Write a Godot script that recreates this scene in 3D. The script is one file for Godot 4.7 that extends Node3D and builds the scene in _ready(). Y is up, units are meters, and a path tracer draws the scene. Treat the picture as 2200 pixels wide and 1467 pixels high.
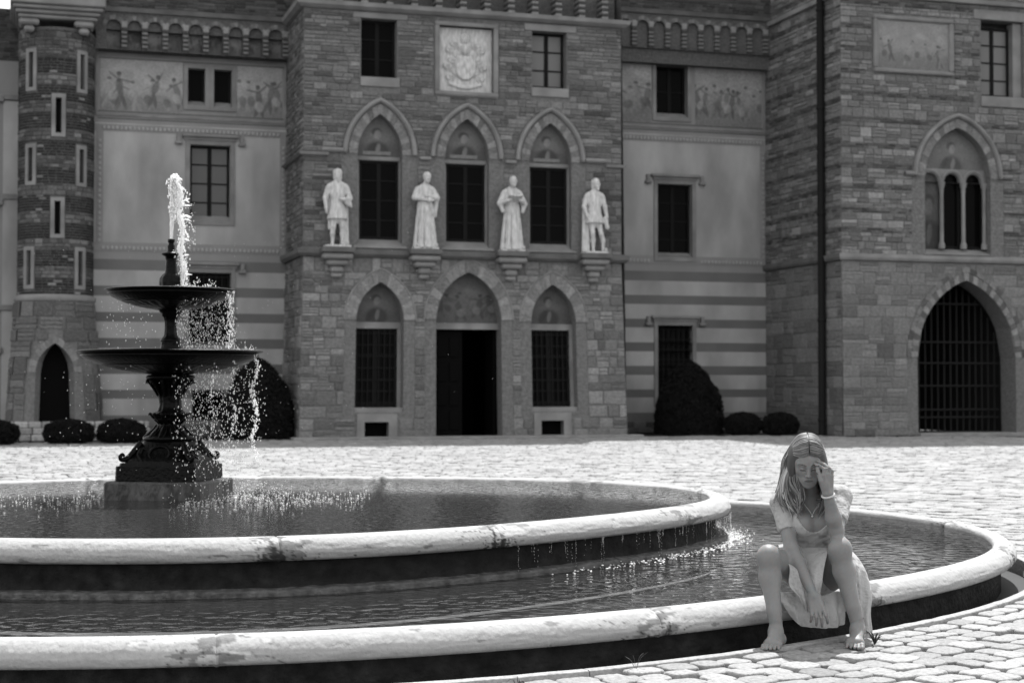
extends Node3D
# A stone castle courtyard with a two-tier fountain and a seated woman, in black and white.

var rng := RandomNumberGenerator.new()
var used := {}
var mats := {}
var noise_a := FastNoiseLite.new()
var noise_b := FastNoiseLite.new()
const TURN := deg_to_rad(17.0)
const HOME := Vector3(-1.131, 0.0, -43.982)      # foot of the portal, origin of the facade's own axes

func grey(v: float) -> Color:
	return Color(v, v, v).linear_to_srgb()

func numbered(called: String) -> String:
	var n: int = used.get(called, 0)
	used[called] = n + 1
	return called if n == 0 else "%s_%03d" % [called, n]

func thing(called: String, label: String, category: String, at := Vector3.ZERO, turn := 0.0, group := "") -> Node3D:
	var o := Node3D.new()
	o.name = numbered(called)
	add_child(o)
	o.position = at
	o.rotation.y = turn
	o.set_meta("label", label)
	o.set_meta("category", category)
	if group != "": o.set_meta("group", group)
	return o

func tag(o: Node3D, label: String, category: String, group := "") -> Node3D:
	o.set_meta("label", label)
	o.set_meta("category", category)
	if group != "": o.set_meta("group", group)
	return o

func put(called: String, mesh: Mesh, m: Material, parent: Node, at := Vector3.ZERO) -> MeshInstance3D:
	var o := MeshInstance3D.new()
	o.name = numbered(called) if parent == self else called
	o.mesh = mesh
	if m: o.material_override = m
	parent.add_child(o, true)
	o.position = at
	return o

func many(called: String, mesh: Mesh, m: Material, where: Array, tones: Array, parent: Node, at := Vector3.ZERO) -> MultiMeshInstance3D:
	var mm := MultiMesh.new()
	mm.transform_format = MultiMesh.TRANSFORM_3D
	mm.use_colors = tones.size() > 0
	mm.mesh = mesh
	mm.instance_count = where.size()
	for i in where.size():
		mm.set_instance_transform(i, where[i])
		if tones.size() > 0:
			var t: float = tones[i]
			mm.set_instance_color(i, Color(t, t, t))
	var o := MultiMeshInstance3D.new()
	o.name = numbered(called) if parent == self else called
	o.multimesh = mm
	o.material_override = m
	parent.add_child(o, true)
	o.position = at
	o.set_meta("kind", "stuff")
	return o

# ---------- materials ----------
func noise_tex(freq: float, low: float, high: float, octaves := 4, size := 512, kind := FastNoiseLite.TYPE_SIMPLEX_SMOOTH, n_seed := 3, mid := -1.0) -> NoiseTexture2D:
	var n := FastNoiseLite.new()
	n.noise_type = kind
	n.frequency = freq
	n.fractal_octaves = octaves
	n.seed = n_seed
	var g := Gradient.new()
	g.set_color(0, grey(low))
	g.set_color(1, grey(high))
	if mid >= 0.0: g.add_point(0.5, grey(mid))
	var t := NoiseTexture2D.new()
	t.width = size
	t.height = size
	t.seamless = true
	t.noise = n
	t.color_ramp = g
	return t

func raw_noise(freq: float, octaves := 4, size := 512, n_seed := 5, kind := FastNoiseLite.TYPE_SIMPLEX_SMOOTH) -> NoiseTexture2D:
	var n := FastNoiseLite.new()
	n.noise_type = kind
	n.frequency = freq
	n.fractal_octaves = octaves
	n.seed = n_seed
	var t := NoiseTexture2D.new()
	t.width = size
	t.height = size
	t.seamless = true
	t.noise = n
	return t

func mat(tone: float, rough := 0.9, tex: Texture2D = null, scale := 1.0, bump: Texture2D = null, bump_cm := 0.0, world := true, vcol := false) -> StandardMaterial3D:
	var m := StandardMaterial3D.new()
	m.albedo_color = grey(tone)
	m.roughness = rough
	m.metallic_specular = 0.4
	if tex or bump:
		m.uv1_triplanar = true
		m.uv1_world_triplanar = world
		m.uv1_scale = Vector3.ONE * scale
	if tex: m.albedo_texture = tex
	if bump:
		m.heightmap_enabled = true
		m.heightmap_texture = bump
		m.heightmap_scale = bump_cm
	if vcol: m.vertex_color_use_as_albedo = true
	return m

# ---------- mesh building ----------
func st_new() -> SurfaceTool:
	var st := SurfaceTool.new()
	st.begin(Mesh.PRIMITIVE_TRIANGLES)
	st.set_smooth_group(-1)
	return st

func quad(st: SurfaceTool, a: Vector3, b: Vector3, c: Vector3, d: Vector3) -> void:
	# a b c d anticlockwise seen from the front
	st.add_vertex(a); st.add_vertex(c); st.add_vertex(b)
	st.add_vertex(a); st.add_vertex(d); st.add_vertex(c)

func quad_uv(st: SurfaceTool, a: Vector3, b: Vector3, c: Vector3, d: Vector3) -> void:
	var p := [a, c, b, a, d, c]
	var u := [Vector2(0, 1), Vector2(1, 0), Vector2(1, 1), Vector2(0, 1), Vector2(0, 0), Vector2(1, 0)]
	for i in 6:
		st.set_uv(u[i])
		st.add_vertex(p[i])

func box(st: SurfaceTool, lo: Vector3, hi: Vector3, bev := 0.0) -> void:
	if bev <= 0.0:
		var p := [lo, Vector3(hi.x, lo.y, lo.z), Vector3(hi.x, hi.y, lo.z), Vector3(lo.x, hi.y, lo.z), Vector3(lo.x, lo.y, hi.z), Vector3(hi.x, lo.y, hi.z), hi, Vector3(lo.x, hi.y, hi.z)]
		for f in [[4, 5, 6, 7], [1, 0, 3, 2], [5, 1, 2, 6], [0, 4, 7, 3], [7, 6, 2, 3], [0, 1, 5, 4]]:
			quad(st, p[f[0]], p[f[1]], p[f[2]], p[f[3]])
		return
	var c := (lo + hi) * 0.5
	var h := (hi - lo) * 0.5
	var b := minf(bev, minf(h.x, minf(h.y, h.z)) * 0.6)
	var axes := [Vector3.RIGHT, Vector3.UP, Vector3.BACK]
	for ax in 3:
		for s in [-1.0, 1.0]:
			var n: Vector3 = axes[ax] * s
			var u: Vector3 = axes[(ax + 1) % 3]
			var v: Vector3 = axes[(ax + 2) % 3] * s
			var hu := h[(ax + 1) % 3]
			var hv := h[(ax + 2) % 3]
			var hn := h[ax]
			quad(st, c + n * hn - u * (hu - b) - v * (hv - b), c + n * hn + u * (hu - b) - v * (hv - b), c + n * hn + u * (hu - b) + v * (hv - b), c + n * hn - u * (hu - b) + v * (hv - b))
			# bevel strip shared with +u neighbour
			for s2 in [-1.0, 1.0]:
				var uu: Vector3 = axes[(ax + 1) % 3] * s2
				var w: Vector3 = n.cross(uu)
				var hw := hv
				var e0 := c + n * hn + uu * (hu - b)
				var e1 := c + n * (hn - b) + uu * hu
				quad(st, e0 - w * (hw - b), e1 - w * (hw - b), e1 + w * (hw - b), e0 + w * (hw - b))
	for sx in [-1.0, 1.0]:
		for sy in [-1.0, 1.0]:
			for sz in [-1.0, 1.0]:
				var s := Vector3(sx, sy, sz)
				var px := c + s * Vector3(h.x, h.y - b, h.z - b)
				var py := c + s * Vector3(h.x - b, h.y, h.z - b)
				var pz := c + s * Vector3(h.x - b, h.y - b, h.z)
				if sx * sy * sz > 0:
					st.add_vertex(px); st.add_vertex(pz); st.add_vertex(py)
				else:
					st.add_vertex(px); st.add_vertex(py); st.add_vertex(pz)

func done(st: SurfaceTool, smooth := false) -> ArrayMesh:
	if smooth: st.index()
	st.generate_normals()
	return st.commit()

func box_mesh(lo: Vector3, hi: Vector3, bev := 0.0) -> ArrayMesh:
	var st := st_new()
	box(st, lo, hi, bev)
	return done(st)

func smooth_grid(rows: Array, closed_u := false, closed_v := false, tones: Array = [], uvs := false) -> ArrayMesh:
	# rows of PackedVector3Array; front where (u across) x (v up) points at the viewer
	var nv := rows.size()
	var nu: int = rows[0].size()
	var verts := PackedVector3Array()
	var norms := PackedVector3Array()
	var cols := PackedColorArray()
	var uv := PackedVector2Array()
	var idx := PackedInt32Array()
	for j in nv:
		var r: PackedVector3Array = rows[j]
		var up: PackedVector3Array = rows[(j + 1) % nv] if closed_v else rows[mini(j + 1, nv - 1)]
		var dn: PackedVector3Array = rows[(j - 1 + nv) % nv] if closed_v else rows[maxi(j - 1, 0)]
		for i in nu:
			verts.append(r[i])
			var du: Vector3
			if closed_u: du = r[(i + 1) % nu] - r[(i - 1 + nu) % nu]
			else: du = r[mini(i + 1, nu - 1)] - r[maxi(i - 1, 0)]
			var n := du.cross(up[i] - dn[i])
			if n.length() < 1e-12: n = Vector3.UP
			norms.append(n.normalized())
			if tones.size() > 0:
				var t: float = tones[j][i]
				cols.append(Color(t, t, t))
			if uvs: uv.append(Vector2(float(i) / (nu - 1), 1.0 - float(j) / (nv - 1)))
	for j in (nv if closed_v else nv - 1):
		for i in (nu if closed_u else nu - 1):
			var a := j * nu + i
			var b := j * nu + (i + 1) % nu
			var c := ((j + 1) % nv) * nu + (i + 1) % nu
			var d := ((j + 1) % nv) * nu + i
			idx.append_array([a, c, b, a, d, c])
	var arr := []
	arr.resize(Mesh.ARRAY_MAX)
	arr[Mesh.ARRAY_VERTEX] = verts
	arr[Mesh.ARRAY_NORMAL] = norms
	if tones.size() > 0: arr[Mesh.ARRAY_COLOR] = cols
	if uvs: arr[Mesh.ARRAY_TEX_UV] = uv
	arr[Mesh.ARRAY_INDEX] = idx
	var m := ArrayMesh.new()
	m.add_surface_from_arrays(Mesh.PRIMITIVE_TRIANGLES, arr)
	return m

func lathe(profile: Array, sides := 48, flute := 0.0, flute_n := 0, f0 := 0, f1 := 0) -> ArrayMesh:
	# profile of Vector2(radius, height) from bottom to top
	var rows := []
	for j in profile.size():
		var p: Vector2 = profile[j]
		var r := PackedVector3Array()
		for i in sides:
			var a := TAU * i / sides
			var rad := p.x
			if flute > 0.0 and j >= f0 and j <= f1: rad *= 1.0 - flute * (0.5 + 0.5 * cos(a * flute_n))
			r.append(Vector3(sin(a) * rad, p.y, cos(a) * rad))
		rows.append(r)
	return smooth_grid(rows, true)

func spline(p: Array, n: int) -> PackedVector3Array:
	var out := PackedVector3Array()
	var last := p.size() - 1
	for s in n + 1:
		var u := float(s) / n * last
		var i := mini(int(u), last - 1)
		var t := u - i
		var p0: Vector3 = p[maxi(i - 1, 0)]
		var p1: Vector3 = p[i]
		var p2: Vector3 = p[i + 1]
		var p3: Vector3 = p[mini(i + 2, last)]
		out.append(0.5 * ((2.0 * p1) + (p2 - p0) * t + (2.0 * p0 - 5.0 * p1 + 4.0 * p2 - p3) * t * t + (3.0 * p1 - p0 - 3.0 * p2 + p3) * t * t * t))
	return out

func tube_rows(path: PackedVector3Array, radii: Array, sides := 8, flat := 1.0) -> Array:
	var rows := []
	var side := Vector3.ZERO
	for j in path.size():
		var t := (path[mini(j + 1, path.size() - 1)] - path[maxi(j - 1, 0)]).normalized()
		if side == Vector3.ZERO:
			side = t.cross(Vector3.UP if absf(t.y) < 0.9 else Vector3.RIGHT).normalized()
		side = (side - t * side.dot(t)).normalized()
		var up := side.cross(t)
		var f := float(j) / (path.size() - 1) * (radii.size() - 1)
		var i := mini(int(f), radii.size() - 2)
		var rad := lerpf(radii[i], radii[i + 1], f - i)
		var r := PackedVector3Array()
		for s in sides:
			var a := TAU * s / sides
			r.append(path[j] + (side * cos(a) - up * sin(a) * flat) * rad)
		rows.append(r)
	return rows

func tube(path: PackedVector3Array, radii: Array, sides := 8, flat := 1.0) -> ArrayMesh:
	return smooth_grid(tube_rows(path, radii, sides, flat), true)

func join(st: SurfaceTool, m: Mesh, at := Transform3D()) -> void:
	st.append_from(m, 0, at)

# ---------- the scene ----------
func _ready() -> void:
	rng.seed = 20240611
	noise_a.seed = 11
	noise_a.frequency = 1.0
	noise_a.fractal_octaves = 3
	noise_b.seed = 29
	noise_b.frequency = 1.0
	noise_b.noise_type = FastNoiseLite.TYPE_CELLULAR
	# camera
	var cam := Camera3D.new()
	cam.name = "camera"
	add_child(cam)
	cam.position = Vector3(0, 1.42, 0)
	cam.rotation.x = atan(93.5 / 3500.0)
	cam.fov = 23.67
	cam.near = 0.2
	cam.far = 900.0
	var lens := CameraAttributesPhysical.new()
	lens.frustum_focal_length = 57.26
	lens.frustum_focus_distance = 9.0
	lens.frustum_near = 0.2
	lens.frustum_far = 900.0
	lens.exposure_aperture = 3.6
	cam.attributes = lens
	# sky
	var env := Environment.new()
	env.background_mode = Environment.BG_SKY
	var sky := Sky.new()
	var sm := ProceduralSkyMaterial.new()
	sm.sky_top_color = grey(0.55)
	sm.sky_horizon_color = grey(0.95)
	sm.sky_curve = 0.2
	sm.sky_energy_multiplier = 1.0
	sm.ground_bottom_color = grey(0.2)
	sm.ground_horizon_color = grey(0.5)
	sm.sun_angle_max = 12.0
	sky.sky_material = sm
	env.sky = sky
	env.tonemap_mode = Environment.TONE_MAPPER_LINEAR
	env.tonemap_exposure = 2.5
	env.sdfgi_enabled = true
	env.ssao_enabled = true
	env.ssil_enabled = true
	var we := WorldEnvironment.new()
	we.environment = env
	add_child(we)
	# sun: high behind the castle, a little to the right
	var sun := DirectionalLight3D.new()
	sun.name = "sun"
	add_child(sun)
	sun.light_energy = 1.22
	sun.light_color = Color(1.0, 1.0, 1.0)
	sun.light_angular_distance = 0.5
	sun.shadow_enabled = true
	var az := deg_to_rad(14.0)
	var el := deg_to_rad(63.0)
	var to_sun := Vector3(sin(az) * cos(el), sin(el), -cos(az) * cos(el))
	sun.look_at_from_position(to_sun * 100.0, Vector3.ZERO)
	build_materials()
	build_ground()
	build_castle()
	build_basins()
	build_fountain()
	build_shrubs()
	build_statues()
	build_woman()
	build_small()

# ---------- walls with openings, masonry ----------
func rect_hole(l: float, r: float, b: float, t: float) -> Dictionary:
	return {"l": l, "r": r, "b": b, "s": t, "t": t}

func arch_hole(l: float, r: float, b: float, s: float, t: float) -> Dictionary:
	return {"l": l, "r": r, "b": b, "s": s, "t": t}

func hole_top(h: Dictionary, x: float) -> float:
	var rise: float = h.t - h.s
	if rise < 0.001: return h.t
	var w: float = (h.r - h.l) * 0.5
	var mid: float = (h.l + h.r) * 0.5
	var dx := minf(absf(x - mid), w)
	var rad := (w * w + rise * rise) / (2.0 * w)
	return h.s + sqrt(maxf(rad * rad - pow(dx - w + rad, 2.0), 0.0))

func hole_half(h: Dictionary, y: float) -> float:
	# half width of the opening at a height
	var rise: float = h.t - h.s
	var w: float = (h.r - h.l) * 0.5
	if y <= h.s or rise < 0.001: return w
	if y >= h.t: return 0.0
	var rad := (w * w + rise * rise) / (2.0 * w)
	return w - rad + sqrt(maxf(rad * rad - pow(y - h.s, 2.0), 0.0))

func wider(h: Dictionary, by: float) -> Dictionary:
	if h.t - h.s < 0.001: return rect_hole(h.l - by, h.r + by, h.b - by, h.t + by)
	return arch_hole(h.l - by, h.r + by, h.b, h.s, h.t + by * 1.12)

func arch_path(h: Dictionary, n := 24) -> PackedVector2Array:
	# along the opening's arch from left springing over the apex to the right one
	var out := PackedVector2Array()
	var w: float = (h.r - h.l) * 0.5
	var rise: float = h.t - h.s
	var mid: float = (h.l + h.r) * 0.5
	var rad := (w * w + rise * rise) / (2.0 * w)
	var full := atan2(rise, rad - w) if rad > w else PI * 0.5
	for i in n + 1:
		var q := float(i) / n
		var a := full * (q * 2.0 if q <= 0.5 else 2.0 - q * 2.0)
		var x := w - rad + rad * cos(a)
		out.append(Vector2(mid - x if q <= 0.5 else mid + x, h.s + rad * sin(a)))
	return out

func wall(st: SurfaceTool, map: Callable, x0: float, x1: float, y0: float, y1: float, holes: Array, depth: float, step := 100.0) -> void:
	var xs := [x0, x1]
	var q := x0 + step
	while q < x1 - 0.01:
		xs.append(q)
		q += step
	for h in holes:
		var n := 20 if h.t - h.s > 0.001 else 1
		for i in n + 1:
			xs.append(lerpf(h.l, h.r, float(i) / n))
	xs.sort()
	for i in xs.size() - 1:
		var a: float = xs[i]
		var b: float = xs[i + 1]
		if b - a < 0.0005: continue
		var m := (a + b) * 0.5
		var inside := []
		for h in holes:
			if m > h.l and m < h.r: inside.append(h)
		inside.sort_custom(func(p, r): return p.b < r.b)
		var la := y0
		var lb := y0
		for h in inside:
			if h.b > la + 0.001 or h.b > lb + 0.001:
				quad(st, map.call(a, la, 0.0), map.call(b, lb, 0.0), map.call(b, h.b, 0.0), map.call(a, h.b, 0.0))
			la = hole_top(h, a)
			lb = hole_top(h, b)
			# soffit and sill of the reveal
			quad(st, map.call(a, la, -depth), map.call(b, lb, -depth), map.call(b, lb, 0.0), map.call(a, la, 0.0))
			quad(st, map.call(a, h.b, 0.0), map.call(b, h.b, 0.0), map.call(b, h.b, -depth), map.call(a, h.b, -depth))
		if la < y1 or lb < y1:
			quad(st, map.call(a, la, 0.0), map.call(b, lb, 0.0), map.call(b, y1, 0.0), map.call(a, y1, 0.0))
	for h in holes:
		quad(st, map.call(h.l, h.b, 0.0), map.call(h.l, h.b, -depth), map.call(h.l, h.s, -depth), map.call(h.l, h.s, 0.0))
		quad(st, map.call(h.r, h.b, -depth), map.call(h.r, h.b, 0.0), map.call(h.r, h.s, 0.0), map.call(h.r, h.s, -depth))

func wall_part(root: Node3D, off: Vector3, called: String, m: Material, map: Callable, x0: float, x1: float, y0: float, y1: float, holes: Array, depth: float, step := 100.0) -> MeshInstance3D:
	var st := st_new()
	wall(st, map, x0, x1, y0, y1, holes, depth, step)
	return put(called, done(st), m, root, -off)

func frame_at(map: Callable, x: float, y: float, z: float) -> Transform3D:
	var o: Vector3 = map.call(x, y, z)
	var dx: Vector3 = (map.call(x + 0.02, y, z) - o).normalized()
	var dy: Vector3 = (map.call(x, y + 0.02, z) - o).normalized()
	return Transform3D(Basis(dx, dy, dx.cross(dy).normalized()), o)

# lays courses of stones on a mapped wall: returns [Transform3D, tone, area]
func courses(map: Callable, xl: float, xr: float, y0: float, y1: float, excl: Array, hs: Vector2, ws: Vector2, tone: Callable, gap := 0.012, rough := 0.012) -> Array:
	var out := []
	var y := y0
	while y < y1 - 0.03:
		var hm := (hs.x + hs.y) * 0.5
		var hh := minf(rng.randf_range(hs.x, hm) if rng.randf() < 0.45 else rng.randf_range(hm, hs.y * 1.2), y1 - y)
		if y1 - y - hh < hs.x * 0.6: hh = y1 - y
		var spans := [[xl, xr]]
		for h in excl:
			if y + hh < h.b or y > h.t: continue
			var half: float = hole_half(h, clampf(y + hh * 0.3, h.s, h.t)) if y + hh * 0.3 > h.s else (h.r - h.l) * 0.5
			var mid: float = (h.l + h.r) * 0.5
			var cut := []
			for s in spans:
				if mid + half <= s[0] or mid - half >= s[1]:
					cut.append(s)
					continue
				if mid - half > s[0] + 0.02: cut.append([s[0], mid - half])
				if mid + half < s[1] - 0.02: cut.append([mid + half, s[1]])
			spans = cut
		for s in spans:
			var x: float = s[0]
			while x < s[1] - 0.005:
				var w := minf(rng.randf_range(ws.x, ws.y) * rng.randf_range(0.7, 1.25), s[1] - x)
				if s[1] - x - w < ws.x * 0.5: w = s[1] - x
				if hh > 0.13 and hs.y > hs.x * 1.3 and rng.randf() < 0.4:
					# two or three thin stones in place of a thick one
					var parts := 3 if hh > 0.2 and rng.randf() < 0.5 else 2
					var ya := y
					for q in parts:
						var hq := hh / parts * (rng.randf_range(0.8, 1.2) if q < parts - 1 else 1.0)
						if q == parts - 1: hq = y + hh - ya
						var tq := frame_at(map, x + w * 0.5, ya + hq * 0.5, (rng.randf_range(-rough, rough) + rough) * 0.6)
						tq.basis = tq.basis * Basis.from_scale(Vector3(maxf(w - gap, 0.02), maxf(hq - gap * rng.randf_range(0.8, 1.5), 0.02), 0.03))
						out.append([tq, tone.call(x + w * 0.5, ya + hq * 0.5, hq), w * hq])
						ya += hq
					x += w
					continue
				var t := frame_at(map, x + w * 0.5, y + hh * 0.5, (rng.randf_range(-rough, rough) + rough) * 0.6)
				t.basis = t.basis * Basis(Vector3(0, 0, 1), rng.randf_range(-0.012, 0.012)) * Basis.from_scale(Vector3(maxf(w - gap, 0.02), maxf(hh - gap * rng.randf_range(0.8, 1.5), 0.02), 0.03))
				out.append([t, tone.call(x + w * 0.5, y + hh * 0.5, hh), w * hh])
				x += w
		y += hh
	return out

var stone_meshes := []
func make_stone_meshes() -> void:
	for v in 5:
		var st := st_new()
		var f := []
		var b := []
		for c in [Vector2(-0.5, -0.5), Vector2(0.5, -0.5), Vector2(0.5, 0.5), Vector2(-0.5, 0.5)]:
			var j := Vector2(rng.randf_range(-0.015, 0.015), rng.randf_range(-0.05, 0.05))
			b.append(Vector3(c.x + j.x, c.y + j.y, 0.0))
			f.append(b[-1])
		var fr := []
		for i in 4: fr.append(Vector3(f[i].x * 0.955, f[i].y * 0.86, rng.randf_range(0.28, 0.45)))
		var mid: Vector3 = (fr[0] + fr[1] + fr[2] + fr[3]) * 0.25 + Vector3(rng.randf_range(-0.1, 0.1), rng.randf_range(-0.1, 0.1), rng.randf_range(0.05, 0.16))
		for i in 4:
			var n := (i + 1) % 4
			st.add_vertex(fr[i]); st.add_vertex(mid); st.add_vertex(fr[n])
			quad(st, b[i] - Vector3(0, 0, 0.6), b[n] - Vector3(0, 0, 0.6), b[n], b[i])
			quad(st, b[i], b[n], fr[n], fr[i])
		stone_meshes.append(done(st))

# the largest 300 as parts of their own, the rest as one part
func lay(root: Node3D, off: Vector3, list: Array, called: String, rest: String, m_kind: String, most := 300) -> void:
	var l := list.duplicate()
	l.sort_custom(func(a, b): return a[2] > b[2])
	for i in mini(most, l.size()):
		var o := MeshInstance3D.new()
		o.name = called
		o.mesh = stone_meshes[i % 5]
		var step := clampi(int(round(l[i][1] * 50.0)), 1, 40)
		o.material_override = toned(m_kind, step / 50.0)
		root.add_child(o, true)
		o.transform = Transform3D(l[i][0].basis, l[i][0].origin - off)
	if l.size() <= most: return
	for v in 3:
		var where := []
		var tones := []
		for i in range(most + v, l.size(), 3):
			where.append(l[i][0])
			tones.append(l[i][1])
		if where.size() > 0: many(rest, stone_meshes[v], mats[m_kind + "_many"], where, tones, root, -off)

func toned(kind: String, tone: float) -> Material:
	var key := "%s_%.2f" % [kind, tone]
	if not mats.has(key):
		var m: StandardMaterial3D = mats[kind + "_many"].duplicate()
		m.vertex_color_use_as_albedo = false
		m.albedo_color = grey(tone)
		mats[key] = m
	return mats[key]

# ring of wedge stones round an arch, each a part
func voussoirs(root: Node3D, off: Vector3, map: Callable, h: Dictionary, thick: float, count: int, proud: float, tones: Array, called := "voussoir", keystone := true) -> void:
	var n := count * 4
	var inn := arch_path(h, n)
	var outp := arch_path(wider(h, thick), n)
	for c in count:
		var i0 := c * 4
		var i1 := i0 + 4
		var st := st_new()
		var pr := proud + rng.randf_range(-0.006, 0.006)
		if keystone and c == count / 2: pr += 0.012
		var g := 0.06
		for i in range(i0, i1):
			var a := inn[i].lerp(inn[i + 1], g if i == i0 else 0.0)
			var b := inn[i].lerp(inn[i + 1], 1.0 - g if i == i1 - 1 else 1.0)
			var d := outp[i].lerp(outp[i + 1], g if i == i0 else 0.0)
			var e := outp[i].lerp(outp[i + 1], 1.0 - g if i == i1 - 1 else 1.0)
			quad(st, map.call(a.x, a.y, pr), map.call(b.x, b.y, pr), map.call(e.x, e.y, pr), map.call(d.x, d.y, pr)) if false else quad(st, map.call(d.x, d.y, pr), map.call(a.x, a.y, pr), map.call(b.x, b.y, pr), map.call(e.x, e.y, pr))
			quad(st, map.call(a.x, a.y, pr), map.call(a.x, a.y, -0.02), map.call(b.x, b.y, -0.02), map.call(b.x, b.y, pr))
			quad(st, map.call(e.x, e.y, pr), map.call(e.x, e.y, -0.02), map.call(d.x, d.y, -0.02), map.call(d.x, d.y, pr))
			if i == i0: quad(st, map.call(d.x, d.y, -0.02), map.call(a.x, a.y, -0.02), map.call(a.x, a.y, pr), map.call(d.x, d.y, pr))
			if i == i1 - 1: quad(st, map.call(b.x, b.y, -0.02), map.call(e.x, e.y, -0.02), map.call(e.x, e.y, pr), map.call(b.x, b.y, pr))
		var t: float = tones[c % tones.size()] * rng.randf_range(0.88, 1.12)
		put(called, done(st), toned("stone", snappedf(t, 0.02)), root, -off)

# moulding swept along an arch (with level returns at its feet)
func hood(root: Node3D, off: Vector3, map: Callable, h: Dictionary, width: float, proud: float, left: float, right: float, m: Material, called := "hood_mould") -> void:
	var p := arch_path(h, 40)
	var pts := []
	var nrm := []
	if left > 0.0:
		pts.append(Vector2(p[0].x - left, p[0].y)); nrm.append(Vector2(0, 1))
		pts.append(Vector2(p[0].x - width, p[0].y)); nrm.append(Vector2(0, 1))
	for i in p.size():
		var t := (p[mini(i + 1, p.size() - 1)] - p[maxi(i - 1, 0)]).normalized()
		pts.append(p[i]); nrm.append(Vector2(-t.y, t.x))
	if right > 0.0:
		pts.append(Vector2(p[-1].x + width, p[-1].y)); nrm.append(Vector2(0, 1))
		pts.append(Vector2(p[-1].x + right, p[-1].y)); nrm.append(Vector2(0, 1))
	var prof := [Vector2(0, -0.02), Vector2(0, proud * 0.55), Vector2(width * 0.35, proud), Vector2(width * 0.75, proud), Vector2(width, proud * 0.6), Vector2(width, -0.02)]
	var rows := []
	for q in prof:
		var r := PackedVector3Array()
		for i in pts.size():
			var v: Vector2 = pts[i] + nrm[i] * q.x
			r.append(map.call(v.x, v.y, q.y))
		rows.append(r)
	put(called, smooth_grid(rows), m, root, -off)

# framed window: frame with bars; every pane a sub-part
func window(root: Node3D, off: Vector3, map: Callable, l: float, r: float, b: float, t: float, z: float, cols: int, rows: int, pane_tone := 0.0, frame_tone := 0.012, called := "window") -> MeshInstance3D:
	var st := st_new()
	var f := 0.07
	var bars := []
	bars.append([l, l + f, b, t]); bars.append([r - f, r, b, t])
	bars.append([l + f, r - f, b, b + f * 1.3]); bars.append([l + f, r - f, t - f, t])
	var mid := (l + r) * 0.5
	if cols > 1: bars.append([mid - 0.055, mid + 0.055, b + f * 1.3, t - f])
	for k in range(1, rows):
		var y := lerpf(b, t, float(k) / rows)
		bars.append([l + f, mid - 0.055 if cols > 1 else r - f, y - 0.018, y + 0.018])
		if cols > 1: bars.append([mid + 0.055, r - f, y - 0.018, y + 0.018])
	for q in bars:
		mapped_box(st, map, q[0], q[1], q[2], q[3], z - 0.05, z)
	var w := put(called, done(st), toned("frame", frame_tone), root, -off)
	var gm: Material = mats.glass if pane_tone <= 0.0 else toned("pane", pane_tone)
	for k in rows:
		var y0 := lerpf(b, t, float(k) / rows) + (f * 1.3 if k == 0 else 0.018)
		var y1 := lerpf(b, t, float(k + 1) / rows) - (f if k == rows - 1 else 0.018)
		for c in cols:
			var x0 := l + f if c == 0 else mid + 0.055
			var x1 := r - f if c == cols - 1 else mid - 0.055
			var ps := st_new()
			mapped_box(ps, map, x0, x1, y0, y1, z - 0.04, z - 0.03)
			put("pane", done(ps), gm, w)
	return w

func mapped_box(st: SurfaceTool, map: Callable, x0: float, x1: float, y0: float, y1: float, z0: float, z1: float) -> void:
	var p := []
	for z in [z0, z1]:
		for c in [Vector2(x0, y0), Vector2(x1, y0), Vector2(x1, y1), Vector2(x0, y1)]:
			p.append(map.call(c.x, c.y, z))
	for f in [[4, 5, 6, 7], [1, 0, 3, 2], [5, 1, 2, 6], [0, 4, 7, 3], [7, 6, 2, 3], [0, 1, 5, 4]]:
		quad(st, p[f[0]], p[f[1]], p[f[2]], p[f[3]])

func slab(root: Node3D, off: Vector3, called: String, lo: Vector3, hi: Vector3, m: Material, bev := 0.0) -> MeshInstance3D:
	return put(called, box_mesh(lo, hi, bev), m, root, -off)

# moulded band: profile (out, up) swept along a straight run in x
func band(root: Node3D, off: Vector3, called: String, map: Callable, x0: float, x1: float, prof: Array, m: Material, mitre0 := 0.0, mitre1 := 0.0) -> MeshInstance3D:
	var st := st_new()
	for i in prof.size() - 1:
		var p: Vector2 = prof[i]
		var q: Vector2 = prof[i + 1]
		quad(st, map.call(x0 - p.x * mitre0, p.y, p.x), map.call(x1 + p.x * mitre1, p.y, p.x), map.call(x1 + q.x * mitre1, q.y, q.x), map.call(x0 - q.x * mitre0, q.y, q.x))
	var n := prof.size()
	for e in 2:
		var x := x0 if e == 0 else x1
		var mt := -mitre0 if e == 0 else mitre1
		for i in range(1, n - 1):
			var tri := [prof[0], prof[i], prof[i + 1]]
			if e == 0: tri.reverse()
			for v in tri: st.add_vertex(map.call(x + v.x * mt, v.y, v.x))
	return put(called, done(st), m, root, -off)

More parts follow.
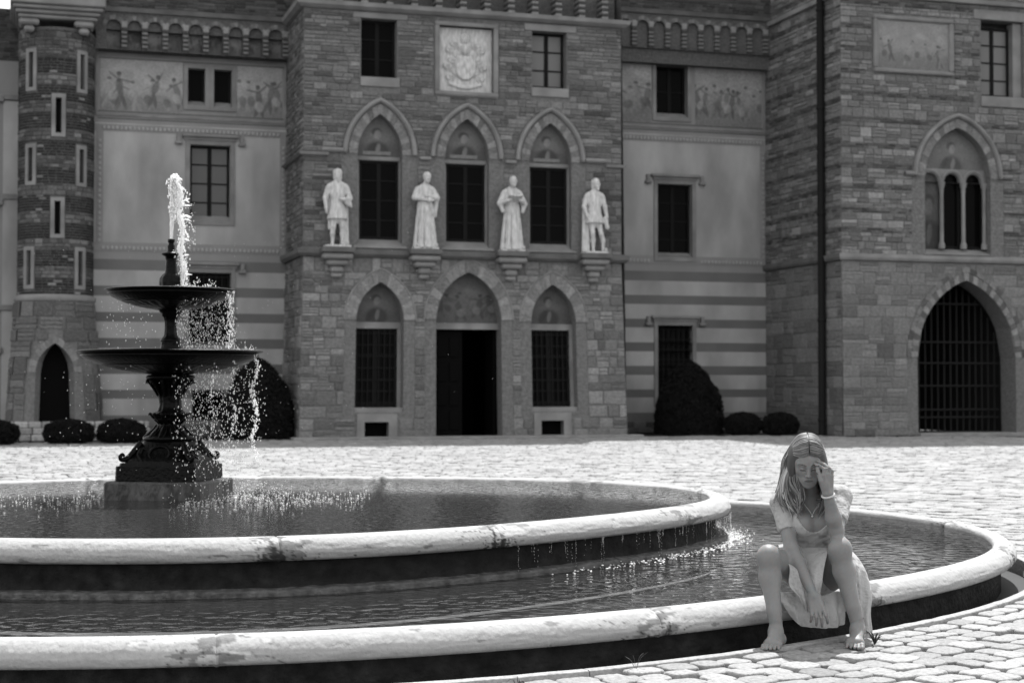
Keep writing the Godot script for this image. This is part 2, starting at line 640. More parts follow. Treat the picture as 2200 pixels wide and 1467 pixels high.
func build_materials() -> void:
	make_stone_meshes()
	var grain := noise_tex(0.02, 0.5, 1.0, 5)
	var blotch := noise_tex(0.006, 0.5, 1.0, 5, 512, FastNoiseLite.TYPE_SIMPLEX_SMOOTH, 8)
	var rough_n := raw_noise(0.03, 5)
	var fine_n := raw_noise(0.08, 3, 512, 9)
	mats.grain = grain
	mats.blotch = blotch
	mats.rough_n = rough_n
	mats.fine_n = fine_n
	mats.stone_many = mat(1.0, 0.92, grain, 0.9, rough_n, 2.2, true, true)
	mats.brick_many = mat(1.0, 0.9, grain, 1.3, rough_n, 0.8, true, true)
	mats.paint_many = mat(1.0, 0.45, grain, 1.0, null, 0.0, true, true)
	mats.frame_many = mat(1.0, 0.6, null, 1.0, null, 0.0, true, true)
	mats.frame_many.metallic_specular = 0.08
	mats.pane_many = mat(1.0, 0.3, null, 1.0, null, 0.0, true, true)
	mats.mortar = mat(0.16, 0.95, grain, 0.8, rough_n, 2.0)
	mats.mortar_dark = mat(0.105, 0.95, grain, 0.8, rough_n, 2.0)
	mats.trim = mat(0.225, 0.85, blotch, 0.35, fine_n, 0.5)
	mats.trim_dark = mat(0.12, 0.9, blotch, 0.5, rough_n, 1.2)
	mats.plaster = mat(0.34, 0.9, noise_tex(0.004, 0.5, 1.0, 5, 512, FastNoiseLite.TYPE_SIMPLEX_SMOOTH, 21), 0.22, fine_n, 0.4)
	mats.plaster_grey = mat(0.21, 0.9, noise_tex(0.004, 0.75, 1.0, 5, 512, FastNoiseLite.TYPE_SIMPLEX_SMOOTH, 23), 0.22, fine_n, 0.4)
	mats.stripe = mat(0.125, 0.9, noise_tex(0.004, 0.7, 1.0, 5, 512, FastNoiseLite.TYPE_SIMPLEX_SMOOTH, 22), 0.25, fine_n, 0.4)
	mats.glass = mat(0.003, 0.06)
	mats.glass.metallic_specular = 0.09
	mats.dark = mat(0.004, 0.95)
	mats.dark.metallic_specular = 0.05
	mats.iron = mat(0.014, 0.6)
	mats.iron.metallic_specular = 0.1
	mats.marble = mat(0.58, 0.6, noise_tex(0.012, 0.45, 1.0, 4, 512, FastNoiseLite.TYPE_SIMPLEX_SMOOTH, 41), 0.9, fine_n, 0.3)
	mats.ripple = raw_noise(0.02, 2, 1024, 77)
	mats.swell = raw_noise(0.011, 2, 1024, 78)
	mats.rim = mat(1.0, 0.8, noise_tex(0.03, 0.8, 1.0, 5, 512, FastNoiseLite.TYPE_SIMPLEX_SMOOTH, 61), 1.6, mats.rough_n, 0.5, true, true)
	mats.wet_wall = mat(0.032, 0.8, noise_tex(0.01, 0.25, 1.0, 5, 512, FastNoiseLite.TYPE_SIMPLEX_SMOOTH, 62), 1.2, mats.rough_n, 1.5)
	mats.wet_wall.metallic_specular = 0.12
	mats.pool_floor = mat(0.075, 0.8, noise_tex(0.006, 0.3, 1.0, 5, 512, FastNoiseLite.TYPE_SIMPLEX_SMOOTH, 63), 0.6)
	mats.foot = mat(0.14, 0.8, noise_tex(0.02, 0.12, 1.0, 5, 512, FastNoiseLite.TYPE_SIMPLEX_SMOOTH, 66), 1.0, mats.rough_n, 1.5)
	mats.channel = mat(0.008, 0.6, noise_tex(0.01, 0.4, 1.0, 5, 512, FastNoiseLite.TYPE_SIMPLEX_SMOOTH, 64), 0.8)
	mats.marble.uv1_scale = Vector3(2.2, 0.5, 2.2)
	mats.plaster.uv1_scale = Vector3(0.34, 0.16, 0.34)
	mats.plaster_grey.uv1_scale = Vector3(0.34, 0.14, 0.34)

# ---------- painted panels: flat murals, vague figures only ----------
func mural(w: int, h: int, key: int, figures: int, sky_tone: float, field_tone: float, span := 1.0) -> StandardMaterial3D:
	var r := RandomNumberGenerator.new()
	r.seed = key * 77 + 5
	var im := Image.create(w, h, false, Image.FORMAT_RGB8)
	var buf := PackedFloat32Array()
	buf.resize(w * h)
	noise_a.seed = key + 100
	for y in h:
		for x in w:
			var v := float(y) / h
			var n := noise_a.get_noise_2d(x * 4.0 / h, y * 4.0 / h) * 0.16 + noise_a.get_noise_2d(x * 14.0 / h, y * 14.0 / h) * 0.07
			buf[y * w + x] = lerpf(sky_tone, field_tone, smoothstep(0.55, 0.8, v + n)) * (1.0 + n)
	var blob := func(cx: float, cy: float, rx: float, ry: float, ang: float, tone: float, a: float):
		var m := maxf(rx, ry) + 2.0
		for y in range(maxi(0, int(cy - m)), mini(h, int(cy + m) + 1)):
			for x in range(maxi(0, int(cx - m)), mini(w, int(cx + m) + 1)):
				var dx := (x - cx) * cos(ang) + (y - cy) * sin(ang)
				var dy := -(x - cx) * sin(ang) + (y - cy) * cos(ang)
				var d := sqrt(pow(dx / rx, 2.0) + pow(dy / ry, 2.0))
				var k := a * (1.0 - smoothstep(0.7, 1.1, d))
				if k > 0.0: buf[y * w + x] = lerpf(buf[y * w + x], tone * (1.15 - 0.3 * (0.5 + dx / rx * 0.5)), k)
	if figures == 1:
		# a single half-length figure before a pale ground, head turned aside
		blob.call(w * 0.48, h * 0.86, h * 0.25, h * 0.27, 0.1, field_tone * 0.5, 0.9)
		blob.call(w * 0.36, h * 0.8, h * 0.07, h * 0.2, 0.5, field_tone * 0.4, 0.7)
		blob.call(w * 0.5, h * 0.8, h * 0.05, h * 0.16, 0.15, sky_tone * 1.5, 0.6)
		blob.call(w * 0.47, h * 0.38, h * 0.11, h * 0.11, 0.0, field_tone * 0.5, 0.8)
		blob.call(w * 0.49, h * 0.45, h * 0.075, h * 0.12, 0.15, sky_tone * 1.6, 0.85)
		blob.call(w * 0.51, h * 0.44, h * 0.025, h * 0.06, 0.1, sky_tone * 1.2, 0.5)
		figures = 0
	for i in (5 if figures > 2 else 0):
		blob.call(w * r.randf(), h * r.randf_range(0.05, 0.4), h * r.randf_range(0.1, 0.22), h * r.randf_range(0.05, 0.12), r.randf_range(-0.4, 0.4), sky_tone * r.randf_range(0.8, 1.35), 0.55)
	for i in figures:
		var fx := w * (i + 0.5 + r.randf_range(-0.55, 0.55)) / figures
		var s := h * r.randf_range(0.6, 0.78) * span
		var fy := h * r.randf_range(0.6, 0.74)
		var lean := r.randf_range(-0.45, 0.45)
		var t := field_tone * (r.randf_range(0.3, 0.7) if r.randf() < 0.55 else r.randf_range(1.15, 1.75))
		var hx := fx + lean * s * 0.34
		for q in 2:
			var la := lean * 0.6 + (q - 0.5) * r.randf_range(0.3, 1.0)
			blob.call(fx - sin(la) * s * 0.2, fy + cos(la) * s * 0.2, s * 0.055, s * 0.23, la, t * (0.8 if q == 0 else 1.0), 0.62)
			var aa := r.randf_range(0.5, 2.7) * (1.0 if q == 0 else -1.0)
			blob.call(fx + lean * s * 0.26 + sin(aa) * s * 0.16, fy - s * 0.28 + cos(aa) * s * 0.14, s * 0.032, s * 0.17, -aa, t * 1.1, 0.62)
		blob.call(fx + lean * s * 0.14, fy - s * 0.14, s * 0.095, s * 0.2, lean, t, 0.66)
		blob.call(hx, fy - s * 0.4, s * 0.06, s * 0.075, 0.0, t * 1.25, 0.66)
		blob.call(hx, fy - s * 0.43, s * 0.062, s * 0.05, 0.0, field_tone * 0.35, 0.7)
		if r.randf() < 0.6: blob.call(fx + s * r.randf_range(-0.15, 0.15), fy + s * 0.1, s * 0.12, s * 0.16, r.randf_range(-0.6, 0.6), field_tone * (1.9 if t < field_tone else 0.5), 0.6)
	for y in h:
		for x in w:
			buf[y * w + x] *= 1.0 + 0.3 * noise_a.get_noise_2d(x * 22.0 / h, y * 22.0 / h) + 0.2 * noise_a.get_noise_2d(x * 60.0 / h, y * 60.0 / h)
	for y in h:
		for x in w:
			im.set_pixel(x, y, grey(clampf(buf[y * w + x], 0.02, 0.8)))
	var m := StandardMaterial3D.new()
	m.albedo_texture = ImageTexture.create_from_image(im)
	m.roughness = 0.9
	return m

# a mural laid on the wall: mapped grid clipped to an arch if the hole has one
func mural_panel(root: Node3D, off: Vector3, called: String, map: Callable, h: Dictionary, z: float, m: Material) -> void:
	var st := st_new()
	var n := 24 if h.t - h.s > 0.001 else 1
	for i in n:
		var a := lerpf(h.l, h.r, float(i) / n)
		var b := lerpf(h.l, h.r, float(i + 1) / n)
		var p := [Vector2(a, h.b), Vector2(b, h.b), Vector2(b, hole_top(h, b)), Vector2(a, hole_top(h, a))]
		for k in [0, 2, 1, 0, 3, 2]:
			var v: Vector2 = p[k]
			st.set_uv(Vector2((v.x - h.l) / (h.r - h.l), 1.0 - (v.y - h.b) / (h.t - h.b)))
			st.add_vertex(map.call(v.x, v.y, z))
	put(called, done(st), m, root, -off)

func flat_map(k: float) -> Callable:
	return func(x: float, y: float, z: float) -> Vector3: return Vector3(x, y, k + z)

func side_map(a: float) -> Callable:
	# a wall that faces the facade's left; x runs along the depth
	return func(x: float, y: float, z: float) -> Vector3: return Vector3(a - z, y, x)

func place(called: String, label: String, off: Vector3) -> Node3D:
	return thing(called, label, "building", HOME + Basis(Vector3.UP, TURN) * off, TURN)

func build_castle() -> void:
	central_block()
	castle_wing(true)
	castle_wing(false)
	corner_tower()
	round_turret()
	far_wing()

func stone_tone(lo: float, hi: float, dark: float, dark_tone: float) -> Callable:
	return func(x: float, y: float, h: float) -> float:
		if rng.randf() < dark * 0.75: return dark_tone * rng.randf_range(0.9, 1.5)
		if dark >= 0.05 and rng.randf() < 0.06: return hi * rng.randf_range(1.1, 1.45)
		return rng.randf_range(lo * 0.9, hi * 1.08) * (1.0 + 0.45 * noise_a.get_noise_2d(x * 0.9, y * 1.6))

func central_block() -> void:
	var off := Vector3(-0.1, 0, 0)
	var b := place("central_block", "tall central stone block with portal, pointed arches and carved coat of arms", off)
	# lower storey spreads towards the ground
	var low := func(x: float, y: float, z: float) -> Vector3:
		var s := 1.0 - clampf(y / 4.8, 0.0, 1.0)
		return Vector3(x + (x + 0.1) * 0.03 * s, y, z + 0.1 * s)
	var up := flat_map(0.0)
	var low_holes := [arch_hole(-3.11, -1.83, 0.70, 3.15, 4.15), arch_hole(-0.95, 0.86, 0.03, 3.18, 4.46), arch_hole(1.70, 2.98, 0.70, 3.15, 4.17), rect_hole(-2.85, -2.21, 0.05, 0.44), rect_hole(1.93, 2.56, 0.06, 0.45)]
	var up_holes := [arch_hole(-3.11, -1.89, 5.06, 7.56, 8.64), arch_hole(-0.71, 0.53, 5.06, 7.56, 8.62), arch_hole(1.68, 2.90, 5.06, 7.56, 8.62), rect_hole(-3.02, -2.04, 9.62, 11.19), rect_hole(1.76, 2.76, 9.59, 11.15), rect_hole(-0.87, 0.66, 9.33, 11.16)]
	wall_part(b, off, "wall", mats.mortar, low, -4.55, 4.37, 0.0, 4.82, low_holes, 0.5)
	wall_part(b, off, "wall", mats.mortar, up, -4.55, 4.37, 4.98, 11.36, up_holes, 0.36)
	# left and right flanks; added unseen sun-blocking back and roof
	var lf := func(x: float, y: float, z: float) -> Vector3:
		var s := 1.0 - clampf(y / 4.8, 0.0, 1.0)
		return Vector3(-4.55 - z - 0.14 * s, y, x + 0.1 * s)
	wall_part(b, off, "wall", mats.mortar, lf, -2.8, 0.0, 0.0, 4.82, [], 0.1)
	wall_part(b, off, "wall", mats.mortar, side_map(-4.55), -2.8, 0.0, 4.98, 11.36, [], 0.1)
	var shell := st_new()
	quad(shell, Vector3(4.5, 0, 0.05), Vector3(4.5, 0, -9), Vector3(4.37, 12.9, -9), Vector3(4.37, 12.9, 0))
	box(shell, Vector3(-4.5, 11.36, -9.0), Vector3(4.3, 13.6, -0.33))
	box(shell, Vector3(-4.45, 0.0, -9.0), Vector3(4.25, 11.35, -4.1))  # unseen full-height mass, added so no sunlight leaks through the block
	put("attic_sun_block", done(shell), mats.mortar_dark, b, -off)
	# masonry
	var ex := []
	for i in 3: ex.append(wider(low_holes[i], 0.3))
	ex.append(rect_hole(-3.1, -1.93, 0.0, 0.74)); ex.append(rect_hole(1.7, 2.85, 0.0, 0.74))
	var list := courses(low, -4.55, 4.37, 0.02, 1.7, ex, Vector2(0.2, 0.34), Vector2(0.28, 0.62), stone_tone(0.125, 0.2, 0.0736, 0.102), 0.022, 0.02)
	list.append_array(courses(low, -4.55, 4.37, 1.7, 4.8, ex, Vector2(0.14, 0.27), Vector2(0.2, 0.46), stone_tone(0.143, 0.223, 0.046, 0.109), 0.02, 0.02))
	var ex2 := []
	for i in 3: ex2.append(wider(up_holes[i], 0.42))
	for i in range(3, 6): ex2.append(wider(up_holes[i], 0.02))
	ex2.append(rect_hole(-3.24, -1.76, 11.17, 11.43)); ex2.append(rect_hole(1.54, 3.04, 11.13, 11.4))
	ex2.append(rect_hole(-3.05, -1.95, 9.36, 9.64)); ex2.append(rect_hole(1.72, 2.84, 9.32, 9.6)); ex2.append(rect_hole(-1.02, 0.8, 9.24, 11.3))
	list.append_array(courses(up, -4.55, 4.37, 5.0, 7.45, ex2, Vector2(0.1, 0.22), Vector2(0.2, 0.5), stone_tone(0.112, 0.176, 0.1472, 0.068), 0.014, 0.016))
	list.append_array(courses(up, -4.55, 4.37, 7.58, 11.34, ex2, Vector2(0.07, 0.16), Vector2(0.2, 0.55), stone_tone(0.118, 0.176, 0.1196, 0.074), 0.013, 0.016))
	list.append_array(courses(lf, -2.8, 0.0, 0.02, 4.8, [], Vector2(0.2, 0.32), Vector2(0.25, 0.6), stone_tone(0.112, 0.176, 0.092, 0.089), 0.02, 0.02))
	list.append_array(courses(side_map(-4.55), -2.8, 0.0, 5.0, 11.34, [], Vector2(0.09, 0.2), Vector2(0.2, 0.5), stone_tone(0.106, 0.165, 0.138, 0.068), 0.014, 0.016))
	# pale corner stones
	lay(b, off, list, "stone", "small_stones", "stone")
	# arches
	for i in 3:
		voussoirs(b, off, low, low_holes[i], 0.3, 19, 0.03, [0.189, 0.231, 0.203, 0.252, 0.175])
		voussoirs(b, off, up, up_holes[i], 0.24, 19, 0.03, [0.182, 0.252, 0.154, 0.231, 0.203])
		hood(b, off, up, wider(up_holes[i], 0.27), 0.13, 0.12, [0.7, 0.0, 0.0][i], [0.0, 0.0, 0.72][i], mats.trim)
		hood(b, off, low, wider(low_holes[i], 0.3), 0.05, 0.05, 0.0, 0.0, mats.trim, "arch_rim")
	for x in [-1.27, 1.13]:
		slab(b, off, "impost", Vector3(x - 0.16, 7.45, 0.0), Vector3(x + 0.16, 7.54, 0.12), mats.trim, 0.02)
	band(b, off, "hood_return", up, -4.55, -3.9, [Vector2(0, 7.45), Vector2(0.1, 7.48), Vector2(0.13, 7.55), Vector2(0, 7.57)], mats.trim, 1.0)
	band(b, off, "hood_return", up, 3.9, 4.37, [Vector2(0, 7.44), Vector2(0.1, 7.46), Vector2(0.13, 7.53), Vector2(0, 7.55)], mats.trim, 0.0, 1.0)
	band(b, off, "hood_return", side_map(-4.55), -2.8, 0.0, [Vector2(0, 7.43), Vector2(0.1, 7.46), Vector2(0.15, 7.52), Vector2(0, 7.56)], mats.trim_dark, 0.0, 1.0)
	# ledge between the storeys, cornice at the top
	var led := [Vector2(0, 4.8), Vector2(0.1, 4.81), Vector2(0.17, 4.88), Vector2(0.18, 4.99), Vector2(0.02, 5.05), Vector2(-0.02, 5.06)]
	band(b, off, "ledge", up, -4.55, 4.37, led, mats.trim_dark, 1.0, 1.0)
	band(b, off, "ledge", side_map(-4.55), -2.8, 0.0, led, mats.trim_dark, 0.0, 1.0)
	var cor := [Vector2(0, 11.36), Vector2(0.1, 11.38), Vector2(0.2, 11.45), Vector2(0.22, 11.56), Vector2(-0.4, 11.58)]
	band(b, off, "cornice", up, -4.55, 4.37, cor, mats.trim, 1.0, 1.0)
	band(b, off, "cornice", side_map(-4.55), -2.8, 0.0, cor, mats.trim, 0.0, 1.0)
	# striped piers of the gallery above the cornice
	for i in 13:
		var x := -4.3 + i * 0.68
		for j in 9:
			slab(b, off, "brick", Vector3(x - 0.09, 11.58 + j * 0.075, -0.32), Vector3(x + 0.09, 11.645 + j * 0.075, 0.12), toned("brick", 0.24 if j % 2 == 0 else 0.06), 0.008)
	# windows and murals
	for i in 3:
		var h: Dictionary = up_holes[i]
		var w := flat_map(-0.3)
		window(b, off, w, h.l + 0.1, h.r - 0.04, 5.3, 7.42, 0.0, 2, 4)
		var st := st_new()
		box(st, Vector3(h.l, 7.42, -0.345), Vector3(h.r, 7.53, -0.2), 0.015)
		box(st, Vector3(h.r - 0.045, 5.2, -0.345), Vector3(h.r - 0.003, 7.417, -0.2))
		box(st, Vector3(h.l + 0.003, 5.2, -0.345), Vector3(h.l + 0.1, 7.417, -0.27))
		put("window_surround", done(st), mats.trim, b, -off)
		var sl := st_new()
		quad(sl, Vector3(h.l - 0.12, 5.07, 0.1), Vector3(h.r + 0.12, 5.07, 0.1), Vector3(h.r - 0.01, 5.31, -0.3), Vector3(h.l + 0.01, 5.31, -0.3))
		quad(sl, Vector3(h.l - 0.12, 5.05, 0.1), Vector3(h.r + 0.12, 5.05, 0.1), Vector3(h.r + 0.12, 5.07, 0.1), Vector3(h.l - 0.12, 5.07, 0.1))
		put("sill", done(sl), mats.trim, b, -off)
		mural_panel(b, off, "mural", flat_map(0.0), arch_hole(h.l, h.r, 7.53, 7.56, h.t), -0.3, mural(48, 56, 10 + i, 1, 0.12, 0.075, 1.0))
		slab(b, off, "painted_scroll", Vector3(h.l + 0.2, 7.58, -0.298), Vector3(h.r - 0.25, 7.68, -0.288), toned("paint", 0.17), 0.004)
		h = low_holes[i]
		mural_panel(b, off, "mural", low, arch_hole(h.l, h.r, 3.1, h.s, h.t), -0.4, mural(72, 72, 20 + i, [1, 7, 1][i], 0.085, 0.06, [1.0, 0.8, 1.0][i]))
		var q := st_new()
		mapped_box(q, low, h.l, h.r, 2.93, 3.1, -0.495, -0.3)
		if i != 1:
			mapped_box(q, low, h.r - 0.1, h.r - 0.003, 0.8, 2.928, -0.495, -0.3)
			mapped_box(q, low, h.l + 0.003, h.l + 0.05, 0.8, 2.928, -0.495, -0.4)
			mapped_box(q, low, h.l - 0.02, h.r + 0.06, 0.62, 0.82, -0.495, -0.05)
		put("lintel", done(q), mats.trim, b, -off)
	for i in [0, 2]:
		var h: Dictionary = low_holes[i]
		window(b, off, low, h.l + 0.05, h.r - 0.1, 0.84, 2.93, -0.4, 2, 3)
		var g := st_new()
		for c in 8:
			var x: float = lerpf(h.l + 0.1, h.r - 0.15, c / 7.0)
			mapped_box(g, low, x - 0.012, x + 0.012, 0.84, 2.92, -0.37, -0.345)
		for c in 7:
			var y: float = lerpf(0.95, 2.8, c / 6.0)
			mapped_box(g, low, h.l + 0.05, h.r - 0.1, y - 0.012, y + 0.012, -0.345, -0.33)
		put("grille", done(g), mats.iron, b, -off)
	for h in [low_holes[3], low_holes[4]]:
		var q := st_new()
		mapped_box(q, low, h.l - 0.2, h.l, 0.0, h.t + 0.22, -0.02, 0.035)
		mapped_box(q, low, h.r, h.r + 0.22, 0.0, h.t + 0.22, -0.02, 0.035)
		mapped_box(q, low, h.l, h.r, h.t, h.t + 0.22, -0.02, 0.035)
		put("cellar_surround", done(q), mats.trim, b, -off)
		var p := st_new()
		mapped_box(p, low, h.l, h.r, h.b, h.t, -0.3, -0.25)
		put("cellar_grate", done(p), mats.dark, b, -off)
	# the open portal
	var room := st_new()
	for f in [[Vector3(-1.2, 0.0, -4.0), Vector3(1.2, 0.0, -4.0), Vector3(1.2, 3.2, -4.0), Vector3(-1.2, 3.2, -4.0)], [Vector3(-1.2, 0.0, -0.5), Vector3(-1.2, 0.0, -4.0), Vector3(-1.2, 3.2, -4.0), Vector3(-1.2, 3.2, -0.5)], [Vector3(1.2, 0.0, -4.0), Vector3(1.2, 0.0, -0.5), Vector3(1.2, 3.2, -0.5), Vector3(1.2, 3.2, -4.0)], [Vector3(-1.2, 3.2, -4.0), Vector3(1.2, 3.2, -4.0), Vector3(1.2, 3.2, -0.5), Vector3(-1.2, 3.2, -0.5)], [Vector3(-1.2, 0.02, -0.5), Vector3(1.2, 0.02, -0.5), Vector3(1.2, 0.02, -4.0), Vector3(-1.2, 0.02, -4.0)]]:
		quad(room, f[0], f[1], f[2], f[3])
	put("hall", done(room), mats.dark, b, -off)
	for s in 2:
		var d := st_new()
		var x0 := -0.9 if s == 0 else 0.78
		var x1 := -0.1 if s == 0 else 0.86
		var z := -0.46
		var z0 := z - 0.05 if s == 0 else z - 0.8
		box(d, Vector3(x0, 0.04, z0), Vector3(x1, 2.9, z))
		if s == 0:
			for j in 4:
				for c in 2: box(d, Vector3(x0 + 0.1 + c * 0.34, 0.2 + j * 0.66, z + 0.001), Vector3(x0 + 0.36 + c * 0.34, 0.74 + j * 0.66, z + 0.03), 0.02)
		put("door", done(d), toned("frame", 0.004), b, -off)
	# upper windows, lintels, sills
	window(b, off, up, -3.02, -2.04, 9.62, 11.19, -0.28, 2, 3, 0.0)
	window(b, off, up, 1.76, 2.76, 9.59, 11.15, -0.28, 2, 3, 0.1)  # paler panes: a grey sky reflection put into their colour
	slab(b, off, "lintel", Vector3(-3.24, 11.19, -0.02), Vector3(-1.76, 11.34, 0.03), mats.trim, 0.01)
	slab(b, off, "lintel", Vector3(1.54, 11.15, -0.02), Vector3(3.04, 11.34, 0.03), mats.trim, 0.01)
	slab(b, off, "sill", Vector3(-3.04, 9.36, -0.3), Vector3(-1.97, 9.62, 0.05), mats.trim, 0.02)
	slab(b, off, "sill", Vector3(1.74, 9.33, -0.3), Vector3(2.82, 9.59, 0.05), mats.trim, 0.02)
	# carved arms
	var fr := st_new()
	box(fr, Vector3(-1.0, 9.25, -0.02), Vector3(0.78, 9.36, 0.06), 0.015)
	box(fr, Vector3(-1.0, 11.13, -0.02), Vector3(0.78, 11.24, 0.06), 0.015)
	box(fr, Vector3(-1.0, 9.361, -0.02), Vector3(-0.87, 11.129, 0.06), 0.015)
	box(fr, Vector3(0.65, 9.361, -0.02), Vector3(0.78, 11.129, 0.06), 0.015)
	put("arms_frame", done(fr), mats.trim, b, -off)
	for i in 24:
		slab(b, off, "dentil", Vector3(-0.98 + i * 0.0735, 9.215, 0.0), Vector3(-0.94 + i * 0.0735, 9.249, 0.05), mats.trim)
	put("coat_of_arms", arms_relief(), mats.marble, b, Vector3(-0.11, 10.24, -0.16) - off)
	# consoles under the statues
	for x in [-3.69, -1.32, 1.1, 3.49]:
		var c := st_new()
		for t in [[0.4, 4.72, 4.88, 0.34], [0.29, 4.56, 4.71, 0.25], [0.17, 4.38, 4.55, 0.17], [0.14, 4.25, 4.37, 0.12]]:
			box(c, Vector3(x - t[0], t[1], -0.02), Vector3(x + t[0], t[2], t[3] + 0.08), 0.045)
		put("console", done(c), mats.trim, b, -off)
		slab(b, off, "console_top", Vector3(x - 0.44, 4.89, -0.02), Vector3(x + 0.44, 5.03, 0.48), mats.trim_dark, 0.02)
	slab(b, off, "door_step", Vector3(-4.9, -0.05, 0.13), Vector3(4.75, 0.06, 0.75), mats.trim, 0.02)

func arms_relief() -> ArrayMesh:
	# shield, helm with crown, curling mantling: a carved height field
	var rows := []
	var nx := 72
	var ny := 84
	for j in ny + 1:
		var r := PackedVector3Array()
		for i in nx + 1:
			var x := (float(i) / nx - 0.5) * 1.52
			var y := (float(j) / ny - 0.5) * 1.76
			var h := 0.0
			# shield
			var sy := (y + 0.22) / 0.34
			var half := 0.3 * (1.0 if sy > 0.0 else sqrt(maxf(0.0, 1.0 - sy * sy * 1.1)))
			if sy < 1.0 and sy > -1.0:
				var e := half - absf(x)
				if e > 0.0: h = maxf(h, 0.05 * smoothstep(0.0, 0.03, e) + (0.02 if e < 0.05 else 0.0) + 0.012 * sin(x * 24.0) * sin(y * 22.0))
			# helm and crown
			var hd := Vector2(x / 0.14, (y - 0.3) / 0.16).length()
			if hd < 1.0: h = maxf(h, 0.1 * sqrt(1.0 - hd * hd))
			var cr := Vector2(x / 0.17, (y - 0.62) / 0.16).length()
			if cr < 1.0: h = maxf(h, 0.08 * sqrt(1.0 - cr * cr) * (0.75 + 0.25 * cos(x * 60.0)))
			# mantling scrolls on both sides
			for k in 7:
				var cx := 0.3 + 0.14 * sin(k * 2.1) + 0.05 * k * 0.4
				var cy := 0.42 - k * 0.15
				var d := Vector2(absf(x) - cx, y - cy)
				var rr := d.length()
				var lim := 0.13
				if rr < lim:
					var sp := 0.5 + 0.5 * cos(rr * 70.0 - atan2(d.y, d.x) * 2.0)
					h = maxf(h, 0.075 * (1.0 - rr / lim * 0.5) * (0.35 + 0.65 * sp) * smoothstep(lim, lim - 0.03, rr))
			# small beasts' heads left and right, motto ribbon
			var rb := absf(y + 0.68 + 0.06 * cos(x * 5.0))
			if rb < 0.06 and absf(x) < 0.48: h = maxf(h, 0.03 * smoothstep(0.06, 0.04, rb))
			r.append(Vector3(x, y, h * 1.4))
		rows.append(r)
	return smooth_grid(rows)

